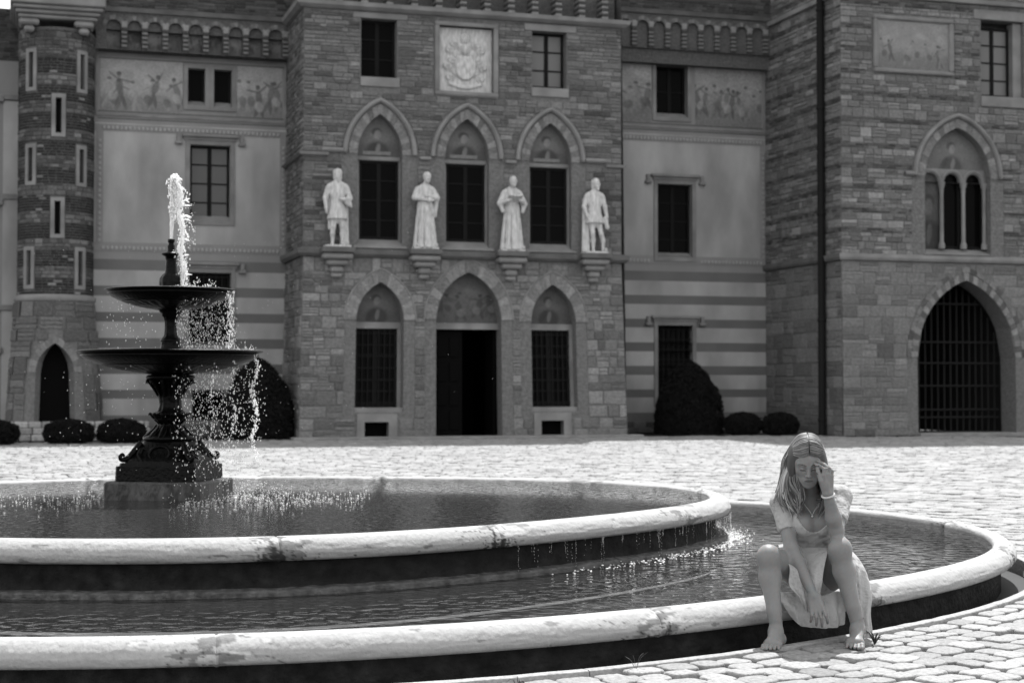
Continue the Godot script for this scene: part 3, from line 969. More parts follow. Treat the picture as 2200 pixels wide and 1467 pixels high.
func castle_wing(left: bool) -> void:
	var x0 := -9.76 if left else 4.2
	var x1 := -4.5 if left else 10.2
	var k := -2.8
	var off := Vector3((x0 + x1) * 0.5, 0, k)
	var b := place("castle_wing", "plastered left wing with striped base, frescoed band and arched corbels" if left else "plastered right wing with striped base beside the corner tower", off)
	var map := flat_map(k)
	var lift := 0.0 if left else 0.45
	var pf := 10.72 if left else 11.42                     # foot of the arcade
	var f0 := 8.74 if left else 9.15
	var f1 := 10.38 if left else 11.35
	var holes := []
	var wins := []
	if left:
		holes = [rect_hole(-7.21, -6.11, 5.93, 8.02), rect_hole(-7.22, -6.08, 2.45, 4.5), rect_hole(-7.12, -6.24, 0.45, 1.28), rect_hole(-7.28, -6.81, 9.09, 10.12), rect_hole(-6.57, -6.08, 9.09, 10.12)]
	else:
		holes = [rect_hole(6.59, 7.71, 5.24, 7.44), rect_hole(6.59, 7.71, 0.9, 3.2), rect_hole(6.55, 7.57, 9.45, 11.03)]
	wall_part(b, off, "wall", mats.plaster, map, x0, x1, 5.28, f0 - 0.22, [holes[0]], 0.3)
	wall_part(b, off, "wall", mats.plaster_grey, map, x0, x1, f0 - 0.22, pf + 0.02, holes.slice(3) if left else [holes[2]], 0.25)
	wall_part(b, off, "frieze_band", mats.plaster_grey, map, x0, x1, 4.82, 5.28, [rect_hole(holes[0].l, holes[0].r, 5.24, 5.28)] if not left else [], 0.3)
	# striped base: painted bands, one after the other
	var y := [0.0, 0.33, 0.6, 1.05, 1.29, 1.72, 1.99, 2.42, 2.69, 3.13, 3.39, 3.83, 4.1, 4.53, 4.82]
	for i in y.size() - 1:
		var cut := []
		for h in holes.slice(1, 3) if left else [holes[1]]:
			if h.b < y[i + 1] and h.t > y[i]: cut.append(rect_hole(h.l, h.r, maxf(h.b, y[i]), minf(h.t, y[i + 1])))
		var z := 0.0
		var mp := flat_map(k + z)
		wall_part(b, off, "stripe", mats.stripe if i % 2 == 1 or i == 0 else mats.plaster, mp, x0, x1, y[i], y[i + 1], cut, 0.3)
	# base masonry course
	lay(b, off, courses(map, x0, x1, 0.0, 0.34, [], Vector2(0.14, 0.18), Vector2(0.2, 0.5), stone_tone(0.081, 0.141, 0.184, 0.054), 0.02, 0.015), "base_stone", "small_base_stones", "stone")
	# bead mouldings: small pale blocks, one by one
	var runs := [[x0 + 0.25, x1 - 0.1, 5.13], [x0 + 0.25, x1 - 0.1, f0 - 0.35]]
	var bead := box_mesh(Vector3(-0.035, -0.045, 0.0), Vector3(0.035, 0.045, 0.03), 0.01)
	for r in runs:
		slab(b, off, "bead_bed", Vector3(x0, r[2] - 0.09, k - 0.01), Vector3(x1, r[2] + 0.09, k + 0.012), mats.plaster_grey)
		var n := int((r[1] - r[0]) / 0.115)
		for i in n:
			var x: float = r[0] + i * 0.115
			if x > holes[0].l - 0.2 and x < holes[0].r + 0.2 and r[2] > holes[0].b - 0.2 and r[2] < holes[0].t: continue
			put("bead", bead, toned("paint", 0.34), b, Vector3(x, r[2], k + 0.012) - off)
	for x in [x0 + 0.14, x1 - 0.14]:
		slab(b, off, "edge_strip", Vector3(x - 0.1, 5.22, k - 0.01), Vector3(x + 0.1, f0 - 0.44, k + 0.01), mats.plaster_grey)
		var n := int((f0 - 5.8) / 0.15)
		for i in n:
			put("bead", bead, toned("paint", 0.3), b, Vector3(x, 5.32 + i * 0.15, k + 0.01) - off)
	# frescoed band with its frame
	var fr := st_new()
	for p in [[x0 + 0.02, x1 - 0.05, f0 - 0.04, f0 + 0.03], [x0 + 0.02, x1 - 0.05, f1 - 0.03, f1 + 0.04]]:
		box(fr, Vector3(p[0], p[2], k - 0.01), Vector3(p[1], p[3], k + 0.03), 0.008)
	for x in [x0 + 0.05, x1 - 0.1]:
		box(fr, Vector3(x - 0.03, f0 + 0.031, k - 0.01), Vector3(x + 0.04, f1 - 0.031, k + 0.03), 0.008)
	put("fresco_frame", done(fr), mats.trim, b, -off)
	var thin := st_new()
	for p in [[f0 + 0.09, 0.02], [f1 - 0.1, 0.02], [f1 + 0.09, 0.03], [f0 - 0.1, 0.02]]:
		box(thin, Vector3(x0 + 0.08, p[0] - p[1], k - 0.01), Vector3(x1 - 0.06, p[0] + p[1], k + 0.008))
	put("fresco_line", done(thin), toned("paint", 0.1), b, -off)
	slab(b, off, "band", Vector3(x0, f1 + 0.14, k - 0.02), Vector3(x1, pf, k + 0.05), mats.trim, 0.01)
	if left:
		mural_panel(b, off, "mural", map, rect_hole(x0 + 0.14, -7.42, f0 + 0.11, f1 - 0.12), 0.006, mural(220, 144, 1, 8, 0.25, 0.15, 1.05))
		mural_panel(b, off, "mural", map, rect_hole(-5.98, x1 - 0.18, f0 + 0.11, f1 - 0.12), 0.006, mural(130, 144, 2, 5, 0.24, 0.15, 1.0))
	else:
		mural_panel(b, off, "mural", map, rect_hole(x0 + 0.2, 6.4, f0 + 0.11, f1 - 0.12), 0.006, mural(110, 150, 3, 6, 0.22, 0.13, 0.8))
		mural_panel(b, off, "mural", map, rect_hole(7.82, x1 - 0.18, f0 + 0.11, f1 - 0.12), 0.006, mural(170, 150, 4, 10, 0.22, 0.13, 0.8))
	# windows with surrounds
	var idx := 0
	for h in holes:
		var small: bool = h.r - h.l < 0.6
		var fs := st_new()
		var w := 0.12
		if not (left and idx == 2):
			for p in [[h.l - w, h.l, h.b - w, h.t + w], [h.r, h.r + w, h.b - w, h.t + w], [h.l, h.r, h.t, h.t + w], [h.l, h.r, h.b - w, h.b]]:
				if small and p[0] >= h.r and idx == 3: p[1] = h.r + 0.119
				box(fs, Vector3(p[0], p[2], k - 0.02), Vector3(p[1], p[3], k + 0.04 + idx * 0.002), 0.006)
			put("window_surround", done(fs), mats.trim, b, -off)
			var ss := st_new()
			quad(ss, Vector3(h.l, h.b, k + 0.03), Vector3(h.r, h.b, k + 0.03), Vector3(h.r, h.b + 0.16, k - 0.22), Vector3(h.l, h.b + 0.16, k - 0.22))
			put("sill", done(ss), mats.trim, b, -off)
		var tone := 0.055 if left and idx == 0 else 0.0
		if small or (left and idx == 2): window(b, off, map, h.l, h.r, h.b, h.t, -0.2, 1, 1)
		else: window(b, off, map, h.l, h.r, h.b, h.t, -0.2, 2, 4 if idx < 2 else 2, tone)
		if idx < 2:
			var hc := st_new()
			box(hc, Vector3(h.l - 0.22, h.t + 0.2, k - 0.02), Vector3(h.r + 0.22, h.t + 0.29, k + 0.14), 0.02)
			box(hc, Vector3(h.l - 0.16, h.t + 0.12, k - 0.02), Vector3(h.r + 0.16, h.t + 0.2, k + 0.07), 0.01)
			for s in [h.l - 0.31, h.r + 0.31]:
				box(hc, Vector3(s - 0.1, h.t - 0.01, k - 0.02), Vector3(s + 0.1, h.t + 0.08, k + 0.13), 0.02)
				box(hc, Vector3(s - 0.055, h.t + 0.08, k - 0.02), Vector3(s + 0.055, h.t + 0.27, k + 0.1), 0.01)
			put("window_head", done(hc), mats.trim, b, -off)
		idx += 1
	if not left or true:
		var g := st_new()
		var h: Dictionary = holes[1]
		for c in 7:
			var x: float = lerpf(h.l + 0.07, h.r - 0.07, c / 6.0)
			box(g, Vector3(x - 0.012, h.b, k - 0.12), Vector3(x + 0.012, h.t, k - 0.095))
		for c in 8:
			var yy: float = lerpf(h.b + 0.1, h.t - 0.12, c / 7.0)
			box(g, Vector3(h.l, yy - 0.012, k - 0.094), Vector3(h.r, yy + 0.012, k - 0.08))
		put("grille", done(g), mats.iron, b, -off)
	# corbel arcade: nine round arches on striped brick piers, painted niches behind
	var ka := k + 0.4
	var am := flat_map(ka)
	var n := 9
	var first := -9.29 if left else 5.44
	var pitch := 0.545 if left else 0.534
	var ah := []
	var pa := 10.45 if left else pf
	var top := 11.25 if left else pf + 0.82
	for i in n + (0 if left else 1):
		var c := first + (i - (0 if left else 1)) * pitch
		ah.append(arch_hole(c - 0.195, c + 0.195, pa + 0.02, top - 0.195, top))
	wall_part(b, off, "arcade", mats.mortar_dark, am, x0, x1, pa, top + 0.2, ah, 0.36)
	for i in ah.size():
		var h: Dictionary = ah[i]
		voussoirs(b, off, am, h, 0.11, 9, 0.015, [0.16, 0.22, 0.12], "voussoir", false)
		mural_panel(b, off, "niche_mural", flat_map(k + 0.07), h, 0.0, mural(20, 36, 50 + i + (0 if left else 20), 2, [0.17, 0.06, 0.2, 0.1][i % 4], 0.1, 0.9))
		var px: float = h.r + pitch * 0.5 - 0.195
		if i == ah.size() - 1: px = minf(px, x1 - 0.1)
		slab(b, off, "springer", Vector3(px - 0.085, h.s - 0.02, ka - 0.05), Vector3(px + 0.085, h.s + 0.16, ka + 0.035), toned("paint", 0.24), 0.02)
		var rows := int((h.s - 0.04 - pa) / 0.06)
		for j in rows:
			slab(b, off, "brick", Vector3(px - 0.075, pa + 0.02 + j * 0.06, ka - 0.1), Vector3(px + 0.075, pa + 0.07 + j * 0.06, ka + 0.02), toned("brick", 0.22 if j % 2 == 1 else 0.05), 0.006)
	# eave band and the brick wall over it
	band(b, off, "eave", am, x0, x1, [Vector2(0, top + 0.2), Vector2(0.06, top + 0.21), Vector2(0.08, top + 0.33), Vector2(0, top + 0.35)], mats.trim_dark)
	wall_part(b, off, "wall", mats.mortar_dark, am, x0, x1, top + 0.35, 13.7, [], 0.1)
	lay(b, off, courses(am, x0, x1, top + 0.36, 13.7, [], Vector2(0.06, 0.09), Vector2(0.18, 0.36), stone_tone(0.044, 0.088, 0.23, 0.034), 0.012, 0.008), "brick", "small_bricks", "brick")
	var st := st_new()
	box(st, Vector3(x0, 11.0, k - 6.0), Vector3(x1, 13.69, k + 0.3))  # out-of-sight top, added to cast the courtyard shadow
	box(st, Vector3(x0 - (0.9 if left else 0.0), 0.0, k - 6.1), Vector3(x1, 10.99, k - 0.6))  # unseen full-height solid, added to stop sunlight leaking past the turret
	put("sun_block_mass", done(st), mats.mortar_dark, b, -off)

func corner_tower() -> void:
	var k := 1.95
	var a := 10.15
	var e := 19.5
	var off := Vector3(14.8, 0, k)
	var b := place("corner_tower", "massive banded stone tower with triple lancet window and iron gate", off)
	var map := flat_map(k)
	var low := func(x: float, y: float, z: float) -> Vector3: return Vector3(x, y, k + z + 0.06 * (1.0 - clampf(y / 4.87, 0.0, 1.0)))
	var gate := arch_hole(12.5, 15.68, 0.02, 2.2, 4.39)
	var bif := arch_hole(12.79, 14.92, 5.1, 7.3, 8.73)
	var win := rect_hole(14.64, 16.05, 9.7, 11.88)
	wall_part(b, off, "wall", mats.mortar, low, a, e, 0.0, 4.88, [gate], 0.75)
	wall_part(b, off, "wall", mats.mortar, map, a, e, 5.05, 17.0, [bif, win], 0.4)
	var sm := side_map(a)
	wall_part(b, off, "wall", mats.mortar_dark, sm, -2.8, k, 0.0, 4.88, [], 0.1)  # darker mortar on the flank: shade put into its colour
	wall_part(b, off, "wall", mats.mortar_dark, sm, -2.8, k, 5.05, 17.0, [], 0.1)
	var shell := st_new()
	box(shell, Vector3(a + 0.05, 12.5, -6.0), Vector3(e, 16.95, k - 0.6))  # unseen top mass, added to cast the tower's shadow
	box(shell, Vector3(a + 0.05, 4.9, -6.0), Vector3(e, 12.5, k - 0.6))  # unseen solid behind the windows, added to stop sun leaks
	put("sun_block_core", done(shell), mats.mortar_dark, b, -off)
	# banded masonry: squared blocks, every so often two thin dark brick courses
	var ex := [wider(bif, 0.42), wider(win, 0.03), rect_hole(11.12, 13.76, 10.14, 11.83), rect_hole(14.4, 16.4, 9.35, 9.7), rect_hole(14.4, 16.4, 11.88, 12.17)]
	var list := []
	for face in 2:
		var mp: Callable = map if face == 0 else sm
		var l := a if face == 0 else -2.8
		var r := 19.3 if face == 0 else k
		var y := 5.06
		var dim := 1.0 if face == 0 else 0.92  # flank stones toned down: shade from the wing put into their colour
		while y < 13.0:
			var hh := rng.randf_range(0.42, 0.62)
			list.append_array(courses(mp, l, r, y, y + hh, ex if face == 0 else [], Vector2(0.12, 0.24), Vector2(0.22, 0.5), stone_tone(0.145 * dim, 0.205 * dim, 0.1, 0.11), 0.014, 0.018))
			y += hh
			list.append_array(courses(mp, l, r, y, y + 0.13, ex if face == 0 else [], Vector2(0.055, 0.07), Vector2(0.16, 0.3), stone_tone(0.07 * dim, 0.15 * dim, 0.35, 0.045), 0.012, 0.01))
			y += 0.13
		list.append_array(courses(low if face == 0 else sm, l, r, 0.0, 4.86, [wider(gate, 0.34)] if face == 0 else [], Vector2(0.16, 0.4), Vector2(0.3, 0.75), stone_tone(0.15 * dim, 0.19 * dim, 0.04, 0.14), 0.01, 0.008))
	lay(b, off, list, "stone", "small_stones", "stone")
	# ledge and top band
	var led := [Vector2(0, 4.87), Vector2(0.09, 4.9), Vector2(0.12, 4.97), Vector2(0.12, 5.06), Vector2(-0.01, 5.09)]
	band(b, off, "ledge", map, a, e, led, mats.trim, 1.0)
	band(b, off, "ledge", sm, -2.8, k, led, mats.trim_dark, 0.0, 1.0)  # flank ledge in the darker trim, shade put into its colour
	var cor := [Vector2(0, 12.28), Vector2(0.12, 12.3), Vector2(0.14, 12.42), Vector2(-0.01, 12.45)]
	band(b, off, "cornice", sm, -2.8, k, cor, mats.trim, 0.0, 1.0)
	band(b, off, "cornice", map, a, e, cor, mats.trim, 1.0)
	# gate
	voussoirs(b, off, low, gate, 0.2, 37, 0.02, [0.25, 0.15, 0.21, 0.1], "voussoir")
	voussoirs(b, off, low, wider(gate, 0.21), 0.13, 27, 0.03, [0.15, 0.21, 0.09, 0.18], "outer_voussoir", false)
	var g := st_new()
	var inner := arch_hole(12.62, 15.56, 0.05, 2.2, 4.3)
	for i in 14:
		var x := lerpf(12.75, 15.43, i / 13.0)
		box(g, Vector3(x - 0.022, 0.06, k - 0.7), Vector3(x + 0.022, hole_top(inner, x), k - 0.655))
	for y in [0.08, 0.5, 0.72, 1.4, 2.05, 2.65, 3.75]:
		var hf := hole_half(inner, y)
		box(g, Vector3(14.09 - hf, y - 0.025, k - 0.653), Vector3(14.09 + hf, y + 0.025, k - 0.62))
	put("gate", done(g), mats.iron, b, -off)
	var room := st_new()
	var z := k - 6.5
	for f in [[Vector3(12.2, 0, z), Vector3(16, 0, z), Vector3(16, 4.5, z), Vector3(12.2, 4.5, z)], [Vector3(12.2, 0, k - 0.75), Vector3(12.2, 0, z), Vector3(12.2, 4.5, z), Vector3(12.2, 4.5, k - 0.75)], [Vector3(16, 0, z), Vector3(16, 0, k - 0.75), Vector3(16, 4.5, k - 0.75), Vector3(16, 4.5, z)], [Vector3(12.2, 4.5, z), Vector3(16, 4.5, z), Vector3(16, 4.5, k - 0.75), Vector3(12.2, 4.5, k - 0.75)]]:
		quad(room, f[0], f[1], f[2], f[3])
	put("passage", done(room), toned("frame", 0.03), b, -off)
	slab(b, off, "gate_step", Vector3(12.4, -0.05, k - 0.6), Vector3(15.9, 0.07, k + 0.35), mats.trim, 0.02)
	# triple window
	voussoirs(b, off, map, bif, 0.22, 21, 0.03, [0.182, 0.252, 0.154, 0.231, 0.203])
	hood(b, off, map, wider(bif, 0.25), 0.13, 0.12, 0.42, 0.42, mats.trim)
	var lanc := [arch_hole(12.85, 13.37, 5.3, 7.2, 7.46), arch_hole(13.56, 14.08, 5.3, 7.2, 7.46), arch_hole(14.27, 14.79, 5.3, 7.2, 7.46)]
	wall_part(b, off, "tracery", mats.trim, flat_map(k - 0.25), 12.79, 14.92, 7.2, 7.58, [arch_hole(12.85, 13.37, 7.2, 7.2, 7.46), arch_hole(13.56, 14.08, 7.2, 7.2, 7.46), arch_hole(14.27, 14.79, 7.2, 7.2, 7.46)], 0.12)
	for h in lanc: hood(b, off, flat_map(k - 0.25), wider(arch_hole(h.l, h.r, 7.2, 7.2, 7.46), 0.02), 0.09, 0.03, 0.0, 0.0, mats.trim, "lancet_arch")
	mural_panel(b, off, "mural", map, arch_hole(12.79, 14.92, 7.5, 7.5, 8.73), -0.28, mural(72, 48, 31, 1, 0.12, 0.1, 0.9))
	for i in 4:
		var x: float = [12.8, 13.465, 14.175, 14.86][i]
		var p := st_new()
		join(p, lathe([Vector2(0.095, 5.3), Vector2(0.095, 5.42), Vector2(0.075, 5.46), Vector2(0.06, 5.5), Vector2(0.058, 6.9), Vector2(0.07, 6.96), Vector2(0.06, 7.0), Vector2(0.1, 7.12), Vector2(0.105, 7.2)], 16), Transform3D(Basis(), Vector3(x, 0, k - 0.24)))
		put("column", p.commit(), mats.trim, b, -off)
	window(b, off, map, 13.5, 14.14, 5.3, 7.5, -0.38, 1, 1)
	window(b, off, map, 14.2, 14.9, 5.3, 7.5, -0.38, 1, 1)
	mural_panel(b, off, "painted_lancet", map, rect_hole(12.8, 13.44, 5.3, 7.5), -0.36, mural(24, 72, 33, 1, 0.06, 0.05, 0.4))
	var sl := st_new()
	quad(sl, Vector3(12.72, 5.1, k + 0.06), Vector3(15.0, 5.1, k + 0.06), Vector3(14.92, 5.3, k - 0.4), Vector3(12.79, 5.3, k - 0.4))
	put("sill", done(sl), mats.trim, b, -off)
	# upper window
	window(b, off, map, 14.64, 15.75, 9.7, 11.72, -0.3, 2, 4, 0.1)  # sky reflection painted in as a paler pane tone
	slab(b, off, "window_jamb", Vector3(15.76, 9.7, k - 0.39), Vector3(16.04, 11.86, k - 0.1), mats.trim)
	slab(b, off, "sill", Vector3(14.62, 9.38, k - 0.3), Vector3(16.2, 9.68, k + 0.06), mats.trim, 0.02)
	slab(b, off, "lintel", Vector3(14.4, 11.89, k - 0.02), Vector3(16.4, 12.16, k + 0.03), mats.trim, 0.01)
	# framed painted relief
	var fr := st_new()
	for p in [[11.16, 13.72, 10.18, 10.3], [11.16, 13.72, 11.67, 11.79], [11.16, 11.3, 10.301, 11.669], [13.56, 13.72, 10.301, 11.669]]:
		box(fr, Vector3(p[0], p[2], k - 0.02), Vector3(p[1], p[3], k + 0.1), 0.03)
	put("panel_frame", done(fr), mats.trim, b, -off)
	mural_panel(b, off, "mural", map, rect_hole(11.3, 13.56, 10.3, 11.67), 0.035, mural(190, 120, 35, 7, 0.18, 0.12, 0.8))
	# rainwater pipe on the flank
	var pipe := place("rain_pipe", "black iron rain pipe running down the flank of the corner tower", Vector3(10.0, 0, 1.05))
	pipe.set_meta("category", "drainpipe")
	var path := PackedVector3Array([Vector3(0, 0.0, 0), Vector3(0, 4.0, 0), Vector3(0, 16.0, 0)])
	put("pipe", tube(path, [0.105, 0.105], 14), mats.iron, pipe)
	for y in [0.4, 3.2, 6.2, 9.2, 12.0]:
		put("pipe_collar", lathe([Vector2(0.105, y), Vector2(0.125, y + 0.01), Vector2(0.125, y + 0.08), Vector2(0.105, y + 0.09)], 14), mats.iron, pipe)

func round_turret() -> void:
	var ca := -10.76
	var ck := -2.4
	var off := Vector3(ca, 0, ck)
	var b := place("round_turret", "round brick stair turret with slit windows above a pointed door", off)
	var rr := 0.96
	var map := func(x: float, y: float, z: float) -> Vector3:
		var t := x / 0.96
		var r := 0.96 + z
		return Vector3(ca + sin(t) * r, y, ck + cos(t) * r)
	var low := func(x: float, y: float, z: float) -> Vector3:
		var t := x / 0.96
		var r := 1.0 + 0.24 * (1.0 - clampf((y - 0.4) / 3.2, 0.0, 1.0)) + z
		return Vector3(ca + sin(t) * r, y, ck + cos(t) * r)
	var ends := 0.96 * 1.75
	var door := arch_hole(-0.43, 0.4, 0.45, 1.75, 2.5)
	var slits := []
	for q in [[-0.72, 9.18, 10.1], [0.68, 9.18, 10.1], [0.03, 7.98, 8.9], [-0.72, 6.72, 7.6], [0.67, 6.72, 7.6], [0.02, 5.34, 6.2], [-0.75, 4.02, 4.92], [0.65, 4.02, 4.92]]:
		slits.append(rect_hole(q[0] - 0.075, q[0] + 0.075, q[1], q[2]))
	wall_part(b, off, "wall", mats.mortar, low, -ends, ends, 0.3, 3.62, [door], 0.35, 0.12)
	wall_part(b, off, "wall", mats.mortar_dark, map, -ends, ends, 3.75, 10.75, slits, 0.3, 0.12)
	var list := courses(low, -ends, ends, 0.42, 3.6, [wider(door, 0.2)], Vector2(0.25, 0.42), Vector2(0.3, 0.7), stone_tone(0.106, 0.153, 0.046, 0.089), 0.012, 0.01)
	var ex := []
	for h in slits: ex.append(wider(h, 0.11))
	var bricks := []
	var y := 3.78
	var band_no := 0
	while y < 10.2:
		if band_no % 2 == 0:
			bricks.append_array(courses(map, -ends, ends, y, y + 0.42, ex, Vector2(0.07, 0.07), Vector2(0.16, 0.2), stone_tone(0.014, 0.03, 0.0368, 0.17), 0.02, 0.006))
			y += 0.42
		else:
			list.append_array(courses(map, -ends, ends, y, y + 0.3, ex, Vector2(0.07, 0.11), Vector2(0.12, 0.3), stone_tone(0.075, 0.141, 0.184, 0.061), 0.012, 0.01))
			y += 0.3
		band_no += 1
	list.append_array(courses(map, -ends, ends, y, 10.7, ex, Vector2(0.09, 0.16), Vector2(0.15, 0.32), stone_tone(0.062, 0.118, 0.23, 0.048), 0.014, 0.012))
	lay(b, off, bricks, "brick", "small_bricks", "brick")
	lay(b, off, list, "stone", "small_stones", "stone", 280)
	for h in slits:
		var fr := st_new()
		mapped_box(fr, map, h.l - 0.1, h.l, h.b - 0.1, h.t + 0.1, -0.06, 0.03)
		mapped_box(fr, map, h.r, h.r + 0.1, h.b - 0.1, h.t + 0.1, -0.06, 0.03)
		mapped_box(fr, map, h.l, h.r, h.t, h.t + 0.1, -0.06, 0.029)
		mapped_box(fr, map, h.l, h.r, h.b - 0.1, h.b, -0.06, 0.029)
		var w := put("slit_window", done(fr), mats.trim, b, -off)
		var p := st_new()
		mapped_box(p, map, h.l, h.r, h.b, h.t, -0.28, -0.25)
		put("pane", done(p), mats.glass, w)
	put("string_course", lathe([Vector2(1.0, 3.6), Vector2(1.05, 3.62), Vector2(1.05, 3.74), Vector2(0.97, 3.78)], 40), mats.trim, b, Vector3(0, 0, 0))
	voussoirs(b, off, low, door, 0.17, 13, 0.03, [0.2, 0.23, 0.17])
	var d := st_new()
	mapped_box(d, low, door.l, door.r, 0.45, 2.5, -0.34, -0.3)
	put("door", done(d), mats.dark, b, -off)
	# square cap on corbels
	var cap := st_new()
	for t in [[1.0, 10.95, 11.05], [1.07, 11.06, 11.16], [1.14, 11.17, 11.27], [1.2, 11.28, 11.56]]:
		box(cap, Vector3(ca - t[0], t[1], ck - t[0]), Vector3(ca + t[0], t[2], ck + t[0]), 0.03)
	put("cap", done(cap), mats.trim, b, -off)
	for s in [-0.72, 0.66]:
		var c := st_new()
		box(c, Vector3(ca + s - 0.25, 10.78, ck + 0.3), Vector3(ca + s + 0.25, 10.94, ck + 0.98), 0.06)
		box(c, Vector3(ca + s - 0.13, 10.6, ck + 0.3), Vector3(ca + s + 0.13, 10.77, ck + 0.93), 0.05)
		put("corbel", done(c), mats.trim, b, -off)
	var top := st_new()
	box(top, Vector3(ca - 1.0, 11.56, ck - 1.2), Vector3(ca + 1.0, 13.6, ck + 0.9))
	put("upper_wall", done(top), mats.mortar_dark, b, -off)
	lay(b, off, courses(flat_map(ck + 0.9), ca - 1.0, ca + 1.0, 11.57, 13.55, [], Vector2(0.06, 0.08), Vector2(0.18, 0.3), stone_tone(0.05, 0.118, 0.276, 0.034), 0.012, 0.008), "upper_brick", "small_upper_bricks", "brick", 120)
	# stair of stone blocks
	var stair := place("turret_stair", "low stair of pale stone blocks in front of the turret door", Vector3(-10.0, 0, -0.9))
	stair.set_meta("category", "stair")
	for s in 3:
		var z0 := 0.5 - s * 0.35
		var x := -3.6
		while x < 1.6:
			var w := minf(rng.randf_range(0.28, 0.5), 1.62 - x)
			put("block", box_mesh(Vector3(x, s * 0.16, z0 - 0.5), Vector3(x + w - 0.02, s * 0.16 + 0.155, z0 + rng.randf_range(-0.01, 0.01)), 0.02), toned("stone", snappedf(rng.randf_range(0.24, 0.42), 0.02)), stair)
			x += w
	slab(stair, Vector3.ZERO, "landing", Vector3(-3.6, 0.0, -2.6), Vector3(1.55, 0.44, -0.3), mats.trim)

func far_wing() -> void:
	var k := -3.6
	var off := Vector3(-13.5, 0, k)
	var b := place("castle_wing", "dim plastered wing at the far left behind the round turret", off)
	var map := flat_map(k)
	var holes := [rect_hole(-13.4, -12.25, 6.9, 9.0), rect_hole(-13.4, -12.25, 4.1, 6.2), rect_hole(-13.4, -12.25, 0.6, 2.2)]
	wall_part(b, off, "wall", mats.plaster_grey, map, -17.0, -10.4, 0.0, 10.2, holes, 0.3)
	for h in holes:
		window(b, off, map, h.l, h.r, h.b, h.t, -0.2, 2, 3)
		slab(b, off, "window_arch", Vector3(h.l - 0.15, h.t + 0.06, k - 0.02), Vector3(h.r + 0.15, h.t + 0.24, k + 0.12), mats.trim, 0.02)
	for y in [3.5, 6.5, 9.2]:
		slab(b, off, "string_course", Vector3(-17.0, y - 0.08, k - 0.02), Vector3(-10.4, y + 0.08, k + 0.1), mats.trim, 0.02)
	for x in [-12.0]:
		slab(b, off, "pilaster", Vector3(x - 0.12, 0.4, k - 0.02), Vector3(x + 0.3, 9.1, k + 0.06), mats.plaster)
	lay(b, off, courses(map, -14.0, -10.4, 10.2, 11.6, [], Vector2(0.06, 0.09), Vector2(0.18, 0.36), stone_tone(0.038, 0.082, 0.23, 0.034), 0.012, 0.008), "brick", "small_bricks", "brick", 120)
	wall_part(b, off, "wall", mats.mortar_dark, map, -17.0, -10.4, 10.2, 11.62, [], 0.1)
	var st := st_new()
	box(st, Vector3(-17.0, 0.5, k - 7.0), Vector3(-10.4, 11.61, k - 0.35))  # unseen solid filling the wing, added to block the sun
	put("sun_block_mass", done(st), mats.mortar_dark, b, -off)

# ---------- pools ----------
const POOL_A := [3.152, 0.166, -0.363, 0.019, 0.167, 0.022, 0.06, 0.04, 0.093]
const POOL_B := [5.471, 0.17, 0.036, 0.173, 0.047, 0.124, 0.047, 0.051, 0.094]

func pool_at(big: bool, t: float) -> Vector2:
	var q: Array = POOL_B if big else POOL_A
	var m: float = q[0]
	for k in range(1, 5): m += q[2 * k - 1] * cos(k * t) + q[2 * k] * sin(k * t)
	var r := m / sqrt(pow(cos(t) / (1.05 if big else 1.2), 2.0) + pow(sin(t), 2.0))
	return Vector2(-2.5 + r * cos(t), -13.1 - r * sin(t))

# point on the pool's outline pushed outwards
func pool_off(big: bool, t: float, by: float, y: float) -> Vector3:
	var p := pool_at(big, t)
	var d := pool_at(big, t + 0.004) - pool_at(big, t - 0.004)
	var n := Vector2(-d.y, d.x).normalized()
	if n.dot(p - Vector2(-2.5, -13.1)) < 0.0: n = -n
	p += n * by
	return Vector3(p.x, y, p.y)

func ring_sheet(big_in: bool, in_off: float, big_out: bool, out_off: float, y0: float, y1: float, rings: int, n: int) -> ArrayMesh:
	var rows := []
	for j in rings + 1:
		var r := PackedVector3Array()
		var f := float(j) / rings
		for i in n:
			var t := -TAU * i / n
			r.append(pool_off(big_out, t, out_off, y0).lerp(pool_off(big_in, t, in_off, y1), f))
		rows.append(r)
	return smooth_grid(rows, true)

func pool_disc(off: float, y: float, rings: int, n: int) -> ArrayMesh:
	var rows := []
	for j in rings + 1:
		var r := PackedVector3Array()
		for i in n: r.append(pool_off(false, -TAU * i / n, off, y).lerp(Vector3(-2.5, y, -13.1), float(j) / rings * 0.999))
		rows.append(r)
	return smooth_grid(rows, true)

